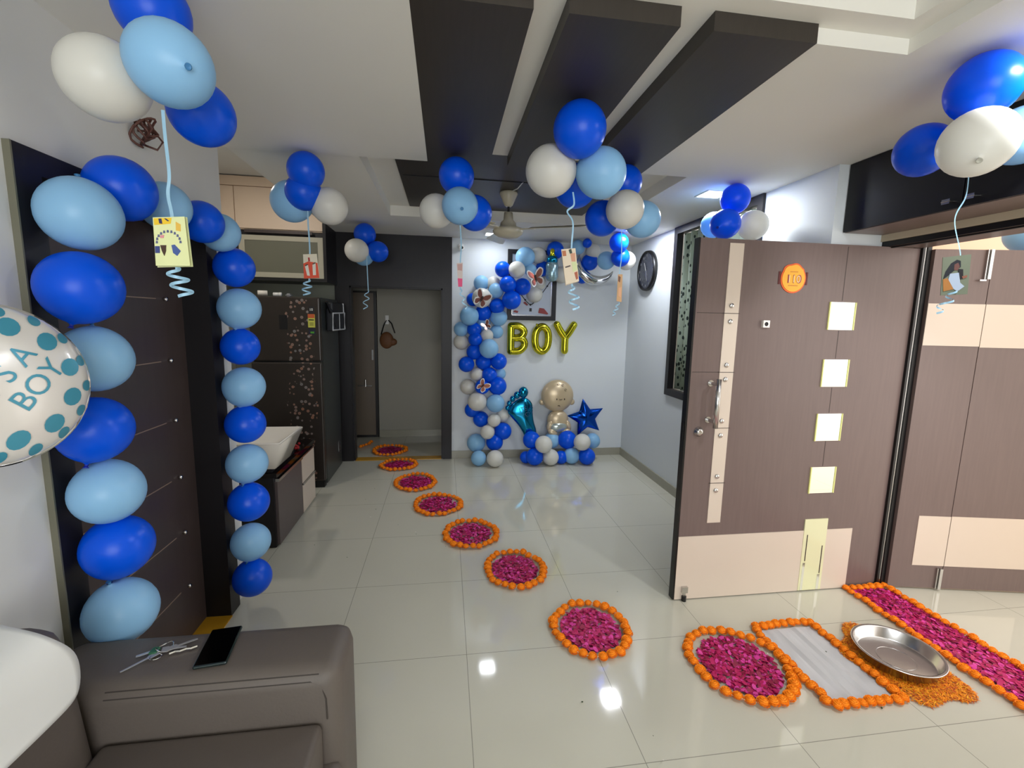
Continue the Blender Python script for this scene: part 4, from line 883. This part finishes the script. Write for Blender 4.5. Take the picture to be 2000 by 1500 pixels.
('blue','dark blue balloon in shadow between the two floor piles','balloons of the floor piles under the foil figures',(1.241,4.648,0.072),0.0721,(0.26,-0.84,0.47))]

def balloon_bm():
    bm = bmesh.new(); prof = [(0, 1)]
    for k in range(1, 20):
        a = PI * k / 20; z = math.cos(a); r = math.sin(a)
        if z < 0: z *= 1.06; r = r ** 1.08
        prof.append((r, z))
    prof += [(.11, -1.06), (.055, -1.09), (.045, -1.11)]
    lathe(bm, prof + [(0, -1.11)], 32); return bm
def knot_bm():
    bm = bmesh.new(); ball(bm, (0, 0, -1.12), .06, 1); lathe(bm, [(.02, -1.12), (.05, -1.17), (.085, -1.21), (.06, -1.2), (.0, -1.16)], 12); return bm
BME = {c: plain_mesh('balloon', balloon_bm(), BM_[c]) for c in BM_}
kd = {'blue': mat('blue_knot', srgb(5, 35, 150), .5), 'light': mat('pale_blue_knot', srgb(60, 120, 170), .5), 'white': mat('white_knot', srgb(190, 188, 175), .5)}
KME = {c: plain_mesh('balloon_knot', knot_bm(), kd[c]) for c in BM_}
for (c, lab, grp, p, r, ax) in BALLOONS:
    o = bpy.data.objects.new('balloon', BME[c]); COL.objects.link(o)
    o.location = p; o.scale = (r, r, r); o.rotation_mode = 'QUATERNION'; o.rotation_quaternion = V(ax).to_track_quat('Z', 'Y')
    tag(o, lab, 'balloon', grp)
    k = bpy.data.objects.new('balloon_knot', KME[c]); COL.objects.link(k); k.parent = o
o = bpy.data.objects.new('balloon', BME['light']); COL.objects.link(o); o.location = (3.22, 2.2, 2.07); o.scale = (.1, .1, .1); tag(o, 'pale blue balloon above the lobby door at the right edge', 'balloon')
k = bpy.data.objects.new('balloon_knot', KME['light']); COL.objects.link(k); k.parent = o
# ---------------- ribbons and hanging cards ----------------
RIBBONS=[('A', [(-0.605, 1.156, 1.965), (-0.6, 1.147, 1.91), (-0.591, 1.134, 1.828), (-0.594, 1.129, 1.784), (-0.585, 1.121, 1.735)], [(-0.619, 1.115, 1.732), (-0.552, 1.105, 1.735), (-0.54, 1.089, 1.631), (-0.612, 1.099, 1.63)], [(-0.575, 1.104, 1.631), (-0.559, 1.099, 1.609), (-0.581, 1.1, 1.595), (-0.585, 1.099, 1.582), (-0.57, 1.095, 1.569), (-0.549, 1.091, 1.566)]), ('B', [(-0.709, 2.598, 2.072), (-0.706, 2.587, 1.998), (-0.698, 2.568, 1.866)], [(-0.729, 2.559, 1.846), (-0.659, 2.549, 1.85), (-0.645, 2.53, 1.727), (-0.724, 2.541, 1.722)], [(-0.701, 2.548, 1.721), (-0.685, 2.542, 1.695), (-0.711, 2.543, 1.681), (-0.677, 2.534, 1.651), (-0.714, 2.538, 1.637)]), ('C', [(-0.652, 4.053, 2.038), (-0.644, 4.028, 1.869), (-0.639, 4.012, 1.763)], None, [(-0.639, 4.012, 1.763), (-0.601, 4.001, 1.721), (-0.656, 4.003, 1.678), (-0.593, 3.987, 1.632), (-0.665, 3.992, 1.597)]), ('D', [(0.074, 2.409, 2.001), (0.079, 2.394, 1.899), (0.074, 2.382, 1.811)], [(0.056, 2.375, 1.81), (0.087, 2.371, 1.813), (0.084, 2.354, 1.693), (0.064, 2.357, 1.692)], [(0.074, 2.365, 1.688), (0.108, 2.355, 1.656), (0.082, 2.354, 1.617), (0.103, 2.346, 1.581)]), ('E', [(0.518, 1.906, 2.057), (0.522, 1.899, 2.005), (0.495, 1.899, 1.977), (0.518, 1.889, 1.932), (0.512, 1.874, 1.824)], [(0.468, 1.87, 1.821), (0.525, 1.863, 1.827), (0.54, 1.842, 1.694), (0.486, 1.848, 1.679)], [(0.514, 1.854, 1.68), (0.495, 1.853, 1.657), (0.516, 1.848, 1.641), (0.487, 1.848, 1.609), (0.52, 1.839, 1.578)]), ('F', [(0.851, 2.208, 1.981), (0.851, 2.19, 1.852), (0.841, 2.179, 1.763)], [(0.83, 2.17, 1.762), (0.852, 2.167, 1.762), (0.847, 2.149, 1.629), (0.823, 2.153, 1.633)], [(0.839, 2.16, 1.629), (0.817, 2.16, 1.604), (0.841, 2.155, 1.595), (0.807, 2.156, 1.564)]), ('I', [(1.543, 1.221, 1.981), (1.534, 1.214, 1.921), (1.502, 1.209, 1.853), (1.519, 1.191, 1.744)], [(1.455, 1.19, 1.74), (1.538, 1.179, 1.751), (1.526, 1.164, 1.634), (1.448, 1.175, 1.629)], [(1.504, 1.181, 1.656), (1.472, 1.182, 1.629), (1.498, 1.175, 1.608), (1.464, 1.177, 1.586), (1.434, 1.18, 1.576)])]

rbm = mat('pale_blue_ribbon', srgb(150, 190, 215), .35, .1)
def ribbon(bm, pts, w_=.004, curl=False):
    P_ = [V(p) for p in pts]; S = []
    n = len(P_)
    for i in range(n - 1):
        p0, p1, p2, p3 = P_[max(i - 1, 0)], P_[i], P_[i + 1], P_[min(i + 2, n - 1)]
        for k in range(8):
            u = k / 8; S.append(.5 * ((2 * p1) + (p2 - p0) * u + (2 * p0 - 5 * p1 + 4 * p2 - p3) * u * u + (3 * p1 - p0 - 3 * p2 + p3) * u ** 3))
    S.append(P_[-1]); prev = None
    for i, p in enumerate(S):
        d_ = (S[min(i + 1, len(S) - 1)] - S[max(i - 1, 0)]).normalized(); vd = (p - V((0, 0, 1.53))).normalized()
        s = d_.cross(V((.2, -.96, .1)))
        if s.length < .05: s = V((1, 0, 0))
        s.normalize()
        if curl: s = (s * .9 + V((0, 1, 0)) * .5 * math.sin(i * .5)).normalized()
        a, b = bm.verts.new(p + s * w_ / 2), bm.verts.new(p - s * w_ / 2)
        if prev: bm.faces.new((prev[0], a, b, prev[1]))
        prev = (a, b)
RL = {'A': ('big top-left balloon bunch', .007), 'B': ('bunch over the red and cream card', .008), 'C': ('small bunch before the dark doorway', .008), 'D': ('bunch left of the ceiling fan', .007), 'E': ('central bunch under the beams', .008), 'F': ('bunch with the beige-white balloon', .006), 'I': ('bunch by the loft cupboard', .006)}
CARDS = {'A': 'pale yellow folded card with blue and yellow print, hanging near the brown door', 'B': 'red and cream card hanging before the frosted cupboard', 'D': 'narrow pale card with a pink foot hanging by the dark header', 'E': 'beige folded photo card hanging in front of the balloon arch', 'F': 'tan photo card seen nearly edge-on hanging before the far corner', 'I': 'photo of a person in a dark veil hanging before the lobby door'}
CB = {'A': srgb(224, 228, 170), 'B': srgb(225, 215, 190), 'D': srgb(205, 190, 185), 'E': srgb(222, 205, 180), 'F': srgb(205, 160, 115), 'I': srgb(98, 104, 88)}
PATCH = {
 'A': [('yellow', srgb(235, 195, 50), [(.03, .98), (.6, .98), (.55, .86), (.04, .84)]), ('navy', srgb(52, 48, 90), [(.18, .97), (.28, .97), (.3, .86), (.2, .87)]), ('navy', srgb(52, 48, 90), [(.36, .97), (.42, .97), (.52, .92), (.47, .91)]),
       ('yellow', srgb(225, 180, 80), [(.72, .9), (.86, .84), (.84, .7), (.7, .72)]),
       ('arc', srgb(90, 95, 130), 'arc'), ('blue', srgb(70, 90, 150), [(.52, .42), (.62, .43), (.78, .3), (.66, .2), (.55, .26)]), ('brown', srgb(70, 50, 40), [(.18, .42), (.36, .42), (.34, .3), (.28, .2), (.22, .3)]), ('navy', srgb(60, 70, 125), [(.02, .4), (.16, .4), (.15, .26), (.02, .26)]), ('pink', srgb(215, 140, 150), [(.2, .62), (.32, .63), (.3, .57), (.2, .57)])],
 'B': [('red', srgb(222, 88, 62), [(.0, .62), (.35, .7), (.98, .62), (1, 0), (0, 0)]), ('red', srgb(170, 50, 45), [(.34, .86), (.46, .86), (.48, .7), (.36, .7)]), ('white', srgb(225, 220, 205), [(.1, .5), (.32, .55), (.4, .1), (.22, .12)]), ('white', srgb(225, 220, 205), [(.62, .55), (.85, .6), (.8, .12), (.6, .12)]), ('dark', srgb(90, 80, 70), [(.1, .55), (.3, .6), (.32, .56), (.14, .5)]), ('dark', srgb(90, 80, 70), [(.62, .6), (.84, .66), (.84, .6), (.66, .56)])],
 'D': [('pink', srgb(220, 80, 125), [(0, 0), (1, 0), (1, .33), (0, .36)]), ('rose', srgb(190, 150, 145), [(.1, .95), (.9, .95), (.9, .66), (.1, .7)])],
 'E': [('dark', srgb(60, 75, 65), [(.5, .97), (.7, .99), (.74, .86), (.56, .85)]), ('rust', srgb(180, 110, 75), [(.04, .95), (.3, .95), (.3, .8), (.05, .8)]), ('skin', srgb(205, 150, 120), [(.6, .85), (.95, .86), (.9, .6), (.62, .62)]), ('green', srgb(205, 212, 160), [(.6, .6), (.97, .6), (.97, .35), (.64, .3)]), ('line', srgb(90, 80, 75), [(.12, .5), (.5, .52), (.5, .48), (.12, .46)]), ('rust', srgb(170, 90, 65), [(.72, .28), (.95, .3), (.95, .08), (.8, .06)])],
 'F': [('brown', srgb(120, 80, 60), [(.1, .95), (.6, .9), (.5, .7), (.1, .75)]), ('skin', srgb(225, 170, 130), [(.3, .5), (.9, .55), (.8, .15), (.3, .2)])],
 'I': [('veil', srgb(22, 26, 34), [(.5, .9), (.3, .82), (.12, .62), (.05, .42), (.22, .5), (.42, .62), (.66, .7), (.64, .86)]), ('veil', srgb(26, 24, 28), [(.55, .66), (.75, .64), (.78, .4), (.64, .38), (.6, .52)]), ('face', srgb(92, 60, 55), [(.42, .78), (.55, .82), (.62, .72), (.55, .62), (.42, .64)]), ('arm', srgb(150, 100, 50), [(.04, .42), (.2, .44), (.42, .24), (.45, .14), (.08, .1)]), ('baby', srgb(150, 162, 180), [(.28, .55), (.6, .56), (.68, .3), (.85, .2), (.6, .08), (.44, .16), (.24, .4)]), ('hand', srgb(120, 75, 60), [(.72, .46), (.92, .48), (.9, .42), (.76, .4)])]}
for (k, pts, card, tail) in RIBBONS:
    nm, w_ = RL[k]
    w_ *= 1.15; bm = bmesh.new(); ta, tz = V(tail[0]), V(tail[-1]); amp = .42 * w_ / .008 * .05 * (.55 if k in 'DF' else 1); hel = []
    for q in range(1, 23):
        u = q / 22; ang = u * 2 * PI * 2.6; rr_ = amp * min(1, u * 3) * (1 - .25 * u)
        hel.append(tuple(ta.lerp(tz, u) + V((rr_ * math.sin(ang), rr_ * (math.cos(ang) - 1) * .8, 0))))
    ribbon(bm, pts + ([tail[0]] if card else []) + hel, w_ * .8)
    tag(obj('curling_ribbon', bm, rbm), 'pale blue curling ribbon hanging from the ' + nm, 'ribbon', 'curling ribbons under the balloon bunches')
    if card:
        tl, tr, br, bl = [V(p) for p in card]
        t = thing('hanging_card', CARDS[k], 'card', tuple(tl), 'cards hanging on the ribbons')
        n_ = (tr - tl).cross(bl - tl).normalized()
        if n_.dot(V((0, 0, 1.53)) - tl) < 0: n_ = -n_
        def CF(u, v, h): return (bl + (br - bl) * u) * (1 - v) + (tl + (tr - tl) * u) * v + n_ * h
        bm = bmesh.new(); prism(bm, [(0, 0), (1, 0), (1, 1), (0, 1)], .0015, CF); base = obj('card_front', bm, mat('card_paper_' + k.lower(), CB[k], .5), t)
        if k in 'AE':
            bm = bmesh.new(); prism(bm, [(-.02, -.02), (1.02, .0), (1.02, 1.01), (0, 1)], .0012, lambda u, v, h: CF(u, v, h) - n_ * .006); obj('card_back', bm, mat('card_back_' + k.lower(), tuple(c_ * .8 for c_ in CB[k]), .5), t)
        for (pn, pc, poly) in PATCH[k]:
            bm = bmesh.new()
            if poly == 'arc':
                for q in range(11):
                    a = PI * (q / 10); cx_, cy_ = .44 - .36 * math.cos(a), .48 + .22 * math.sin(a)
                    prism(bm, [(cx_ - .035, cy_ - .02), (cx_ + .035, cy_ - .02), (cx_ + .03, cy_ + .03), (cx_ - .02, cy_ + .035)], .0006, lambda u, v, h: CF(u, v, h + .0016))
            else: prism(bm, poly, .0005 + .0001 * PATCH[k].index((pn, pc, poly)), lambda u, v, h: CF(u, v, h + .0016))
            obj('printed_' + {'arc': 'arc', 'face': 'face', 'veil': 'veil', 'arm': 'arm', 'baby': 'baby', 'hand': 'hand'}.get(pn, 'shape'), bm, mat('print_' + pn, pc, .5), base)

# ---------------- foil balloons ----------------
def inflate(bm, outline, T, frame, rings=8, center=(0, 0), power=2.2):
    """pillow from an outline star-shaped about its centre; frame(u, v, w)"""
    n = len(outline); cx, cy = center
    for sgn in (1, -1):
        prev = None
        for i in range(rings + 1):
            s = math.sin(PI / 2 * i / rings); w_ = sgn * T * math.sqrt(max(0, 1 - s ** power))
            if i == 0: cur = [bm.verts.new(frame(cx, cy, w_))]
            else: cur = [bm.verts.new(frame(cx + (u - cx) * s, cy + (v - cy) * s, w_)) for u, v in outline]
            if prev:
                for k in range(n):
                    j = (k + 1) % n
                    if len(prev) == 1: bm.faces.new((prev[0], cur[k], cur[j]))
                    else: bm.faces.new((prev[k], cur[k], cur[j], prev[j]))
            prev = cur
    bmesh.ops.remove_doubles(bm, verts=bm.verts, dist=1e-5)
    return bm
def smooth_path(ctrl, per=6, closed=True):
    out = []; n = len(ctrl)
    for i in range(n if closed else n - 1):
        p = [V((*ctrl[(i + d_) % n if closed else max(0, min(n - 1, i + d_))], 0)) for d_ in (-1, 0, 1, 2)]
        for k in range(per):
            u = k / per; q = .5 * ((2 * p[1]) + (p[2] - p[0]) * u + (2 * p[0] - 5 * p[1] + 4 * p[2] - p[3]) * u * u + (3 * p[1] - p[0] - 3 * p[2] + p[3]) * u ** 3)
            out.append((q.x, q.y))
    if not closed: out.append(tuple(ctrl[-1]))
    return out
def foil_letter(name, strokes, ox, oz, sx, sz, label, r=.04):
    bm = bmesh.new()
    for st_, cl in strokes:
        pp = smooth_path(st_, 6, cl)
        P3 = [V((ox + u * sx, 4.89, oz + v * sz)) for u, v in pp]
        tube(bm, P3, r, 12, closed=cl)
        if not cl:
            ball(bm, P3[0], r, 2); ball(bm, P3[-1], r, 2)
    cyl(bm, (ox + .02, 4.89, oz + sz + .0), (ox + .015, 4.89, oz + sz + .03), .012, 8)
    return tag(obj(name, bm, M['gold'], smooth=True), label, 'foil balloon', 'gold foil letters spelling BOY')
foil_letter('foil_letter', [([(0, 0), (0, .5), (0, 1)], False), ([(0, 1), (.55, 1), (.95, .8), (.7, .56), (.1, .53)], False), ([(.1, .53), (.8, .5), (1.0, .25), (.65, 0.02), (0, 0)], False)], .70, 1.20, .15, .27, 'gold foil letter B on the back wall')
foil_letter('foil_letter', [([(.5, 1), (.12, .85), (0, .5), (.12, .15), (.5, 0), (.88, .15), (1, .5), (.88, .85)], True)], .965, 1.20, .15, .27, 'gold foil letter O on the back wall')
foil_letter('foil_letter', [([(0, 1), (.25, .72), (.5, .5)], False), ([(1, 1), (.75, .72), (.5, .5)], False), ([(.5, .5), (.5, .25), (.5, 0)], False)], 1.205, 1.21, .19, .285, 'gold foil letter Y on the back wall')
# star
pts = []
for k in range(10):
    a = PI / 2 + .2 + k * PI / 5; r = .22 if k % 2 == 0 else .108
    pts.append((1.545 + r * math.cos(a), .475 + r * math.sin(a)))
fine = []
for i in range(10):
    a, b = pts[i], pts[(i + 1) % 10]
    for k in range(4): fine.append((a[0] + (b[0] - a[0]) * k / 4, a[1] + (b[1] - a[1]) * k / 4))
bm = bmesh.new(); inflate(bm, fine, .055, lambda u, v, w_: (u, 4.79 + w_, v), 8, (1.545, .475), 1.6)
tag(obj('foil_star', bm, M['foil_blue'], smooth=True), 'shiny blue foil star on top of the right balloon pile', 'foil balloon')
# foot
t = thing('footprint_balloon', 'teal foil baby foot balloon leaning over the left balloon pile', 'foil balloon', (.85, 4.78, .27))
ol = smooth_path([(.87, .70), (.80, .70), (.72, .65), (.665, .56), (.70, .50), (.77, .42), (.83, .33), (.87, .25), (.92, .22), (.985, .25), (.985, .34), (.955, .44), (.94, .54), (.93, .64)], 5)
bm = bmesh.new(); inflate(bm, ol, .055, lambda u, v, w_: (u, 4.78 + w_, v), 8, (.84, .50), 2.0)
for (u, v, r) in ((.83, .765, .055), (.762, .735, .036), (.715, .695, .03), (.68, .645, .028), (.662, .595, .026)): ball(bm, (u, 4.775, v), r, 2, (1, .8, 1.15))
obj('foil_body', bm, M['foil_teal'], t, True)
text_obj('ITS A\nBOY', .07, 'foil_print', mat('dark_teal_print', srgb(20, 70, 110), .3), t, lambda x, y, z: (.865 + x * .93 - y * .3, 4.722 + abs(x) * .1, .565 + y * .93 + x * .3))
# baby
t = thing('foil_baby', 'champagne foil baby figure balloon with round head between foot and star', 'foil balloon', (1.22, 4.78, .3))
bm = bmesh.new(); ball(bm, (1.21, 4.79, .725), .18, 4, (1.0, .5, .98)); ball(bm, (1.045, 4.79, .655), .035, 2, (1, .5, 1)); ball(bm, (1.375, 4.79, .655), .035, 2, (1, .5, 1))
hd = obj('head', bm, M['foil_skin'], t, True)
bm = bmesh.new(); ball(bm, (1.225, 4.79, .45), .12, 3, (1.0, .55, 1.0)); 
ball(bm, (1.13, 4.76, .40), .04, 2, (.8, .8, 1.6), Matrix.Rotation(.35, 3, 'Y').to_quaternion()); ball(bm, (1.335, 4.76, .40), .04, 2, (.8, .8, 1.6), Matrix.Rotation(-.35, 3, 'Y').to_quaternion())
ball(bm, (1.16, 4.745, .325), .042, 2, (1.5, .8, .9), Matrix.Rotation(.5, 3, 'Y').to_quaternion()); ball(bm, (1.305, 4.745, .325), .042, 2, (1.5, .8, .9), Matrix.Rotation(-.5, 3, 'Y').to_quaternion())
obj('body', bm, M['foil_skin'], t, True)
bm = bmesh.new(); ball(bm, (1.225, 4.755, .385), .1, 3, (1, .45, .6)); obj('diaper', bm, mat('pale_silver_foil', srgb(185, 195, 190), .2, .6), t, True)
prt = mat('brown_print_ink', srgb(60, 45, 35), .4)
bm = bmesh.new(); ball(bm, (1.185, 4.703, .70), .008, 2, (.8, .5, 1.3)); ball(bm, (1.27, 4.703, .70), .008, 2, (.8, .5, 1.3)); obj('eyes', bm, prt, hd)
bm = bmesh.new(); tube(bm, [(1.21, 4.70, .70), (1.228, 4.698, .696), (1.245, 4.70, .70)], .003, 6); obj('nose', bm, prt, hd)
bm = bmesh.new(); tube(bm, [(1.20, 4.712, .625), (1.212, 4.71, .63), (1.225, 4.712, .622)], .004, 6); obj('mouth', bm, prt, hd)
bm = bmesh.new()
for (x, z) in ((1.2, .86), (1.25, .85), (1.28, .80)): tube(bm, [(x + .013 * math.cos(a) * (1 - a / 12), 4.705 + (z - .78) * .25, z + .013 * math.sin(a)) for a in [k * .7 for k in range(9)]], .002, 5)
obj('hair_curls', bm, prt, hd)
# crescent
bm = bmesh.new(); P_, rr = [], []
for k in range(33):
    a = math.radians(165 + 165 * k / 32); P_.append((1.60 + .205 * math.cos(a), 4.80, 2.175 + .205 * math.sin(a))); rr.append(.004 + .052 * math.sin(PI * k / 32) ** .8)
tube(bm, P_, .03, 14, radii=rr); tag(obj('foil_crescent', bm, M['foil_silver'], smooth=True), 'silver foil crescent moon at the top right of the arch', 'foil balloon')
# feeding bottle
t = thing('foil_bottle', 'foil feeding bottle with gold teat hanging in the arch', 'foil balloon', (1.10, 4.68, 1.9))
bm = bmesh.new(); lathe(bm, [(0, 0), (.045, .01), (.065, .05), (.062, .1), (.066, .16), (.055, .19), (0, .2)], 24, (1.075, 4.66, 1.93)); obj('bottle_body', bm, mat('printed_silver_foil', srgb(150, 180, 190), .2, .6, noise=.6, nscale=50), t, True)
bm = bmesh.new(); lathe(bm, [(0, .19), (.055, .185), (.06, .22), (.05, .25), (0, .255)], 24, (1.075, 4.66, 1.93)); obj('bottle_collar', bm, M['foil_teal'], t, True)
bm = bmesh.new(); lathe(bm, [(0, .25), (.034, .25), (.02, .285), (.025, .31), (.012, .33), (0, .33)], 20, (1.075, 4.66, 1.93)); obj('bottle_teat', bm, M['gold'], t, True)
# butterflies
def butterfly(c, s, rz, m1, label):
    t = thing('paper_butterfly', label, 'butterfly', c, 'metallic butterflies on the balloon arch')
    R_ = Matrix.Rotation(rz, 3, 'Y')
    for sg in (1, -1):
        bm = bmesh.new()
        for ctrl in ([(0, 0), (.25, .5), (.8, .85), (1.0, .6), (.75, .15), (.3, 0)], [(0, 0), (.4, -.08), (.75, -.35), (.6, -.75), (.3, -.7), (.1, -.3)]):
            pp = smooth_path(ctrl, 4)
            prism(bm, pp, .002 / s, lambda u, v, w_: V(c) + R_ @ V((sg * u * s * .82, -(abs(u) * .55 + w_) * s, v * s)))
        wg = obj('wing', bm, m1, t)
        bm = bmesh.new()
        for ctrl in ([(-.05, -.1), (.22, .62), (.82, 1.0), (1.16, .66), (.85, .08), (.3, -.1)], [(-.05, .05), (.5, .02), (.9, -.3), (.7, -.9), (.25, -.82), (0, -.3)]):
            pp = smooth_path(ctrl, 4)
            prism(bm, pp, .0015 / s, lambda u, v, w_: V(c) + R_ @ V((sg * u * s * .82, -(abs(u) * .55 + w_) * s + .004, v * s)))
        obj('wing_edge', bm, M['white'], wg)
    bm = bmesh.new(); a = V(c) + R_ @ V((0, -.1 * s, -.45 * s)); b = V(c) + R_ @ V((0, -.1 * s, .35 * s)); tube(bm, [a, b], s * .06, 6); obj('butterfly_body', bm, M['dark'], t)
butterfly((.355, 4.585, 1.735), .085, .5, M['rose'], 'large rose chrome butterfly on the white arch balloon')
butterfly((.41, 4.66, 1.475), .05, -.6, M['rose'], 'small rose butterfly halfway up the arch column')
butterfly((.38, 4.62, .86), .065, .7, M['rose'], 'rose and silver butterfly on a dark blue balloon low in the arch')
butterfly((.90, 4.62, 1.96), .09, -.3, M['rose'], 'large rose foil butterfly in front of the picture top')
# IT'S A BOY round foil balloon
FC = V((-.95, 1.10, 1.372)); nrm = V((.88, -.44, .12)).normalized(); ux = V((0, 0, 1)).cross(nrm).normalized(); uy = nrm.cross(ux)
rot_ = math.radians(47); uu = ux * math.cos(rot_) + uy * math.sin(rot_); vv = -ux * math.sin(rot_) + uy * math.cos(rot_)
FR = .17; FT = .055
def FF(u, v, w_): return FC + uu * u + vv * v + nrm * w_
def surf(u, v): return FT * math.sqrt(max(0, 1 - (min(.999, math.hypot(u, v) / FR)) ** 2.2)) + .0016
t = thing('printed_foil_balloon', "round white foil balloon printed IT'S A BOY at the left edge", 'foil balloon', tuple(FC))
bm = bmesh.new(); inflate(bm, [(FR * math.cos(2 * PI * k / 64) * (1 + .012 * math.sin(16 * 2 * PI * k / 64)), FR * math.sin(2 * PI * k / 64)) for k in range(64)], FT, FF, 14)
obj('foil_skin', bm, M['foil_white'], t, True)
bm = bmesh.new(); tube(bm, [FF(FR * 1.01 * math.cos(2 * PI * k / 64), FR * 1.01 * math.sin(2 * PI * k / 64), 0) for k in range(64)], .004, 6, closed=True); obj('foil_seam', bm, M['foil_silver'], t)
text_obj("IT'S A", .060, 'printed_words', M['foil_aqua'], t, lambda x, y, z: FF(x + .012, y + .012, surf(x + .012, y + .012)))
text_obj('BOY', .062, 'printed_word', M['foil_aqua'], t, lambda x, y, z: FF(x + .03, y - .045, surf(x + .03, y - .045)))
for ring_, n_, sz_ in ((.122, 11, .019), (.155, 16, .012)):
    for k in range(n_):
        bm = bmesh.new(); a = 2 * PI * k / n_ + ring_ * 9; cu, cv = ring_ * math.cos(a), ring_ * math.sin(a); vs = []
        for q in range(14):
            b = 2 * PI * q / 14; u_, v_ = cu + sz_ * math.cos(b) * 1.15, cv + sz_ * math.sin(b)
            h_ = math.hypot(u_, v_)
            if h_ > FR * .985: u_ *= FR * .985 / h_; v_ *= FR * .985 / h_
            vs.append(bm.verts.new(FF(u_, v_, surf(u_, v_))))
        cc = bm.verts.new(FF(cu, cv, surf(cu, cv)))
        for q in range(14): bm.faces.new((cc, vs[q], vs[(q + 1) % 14]))
        obj('polka_dot', bm, M['foil_aqua'], t, True)
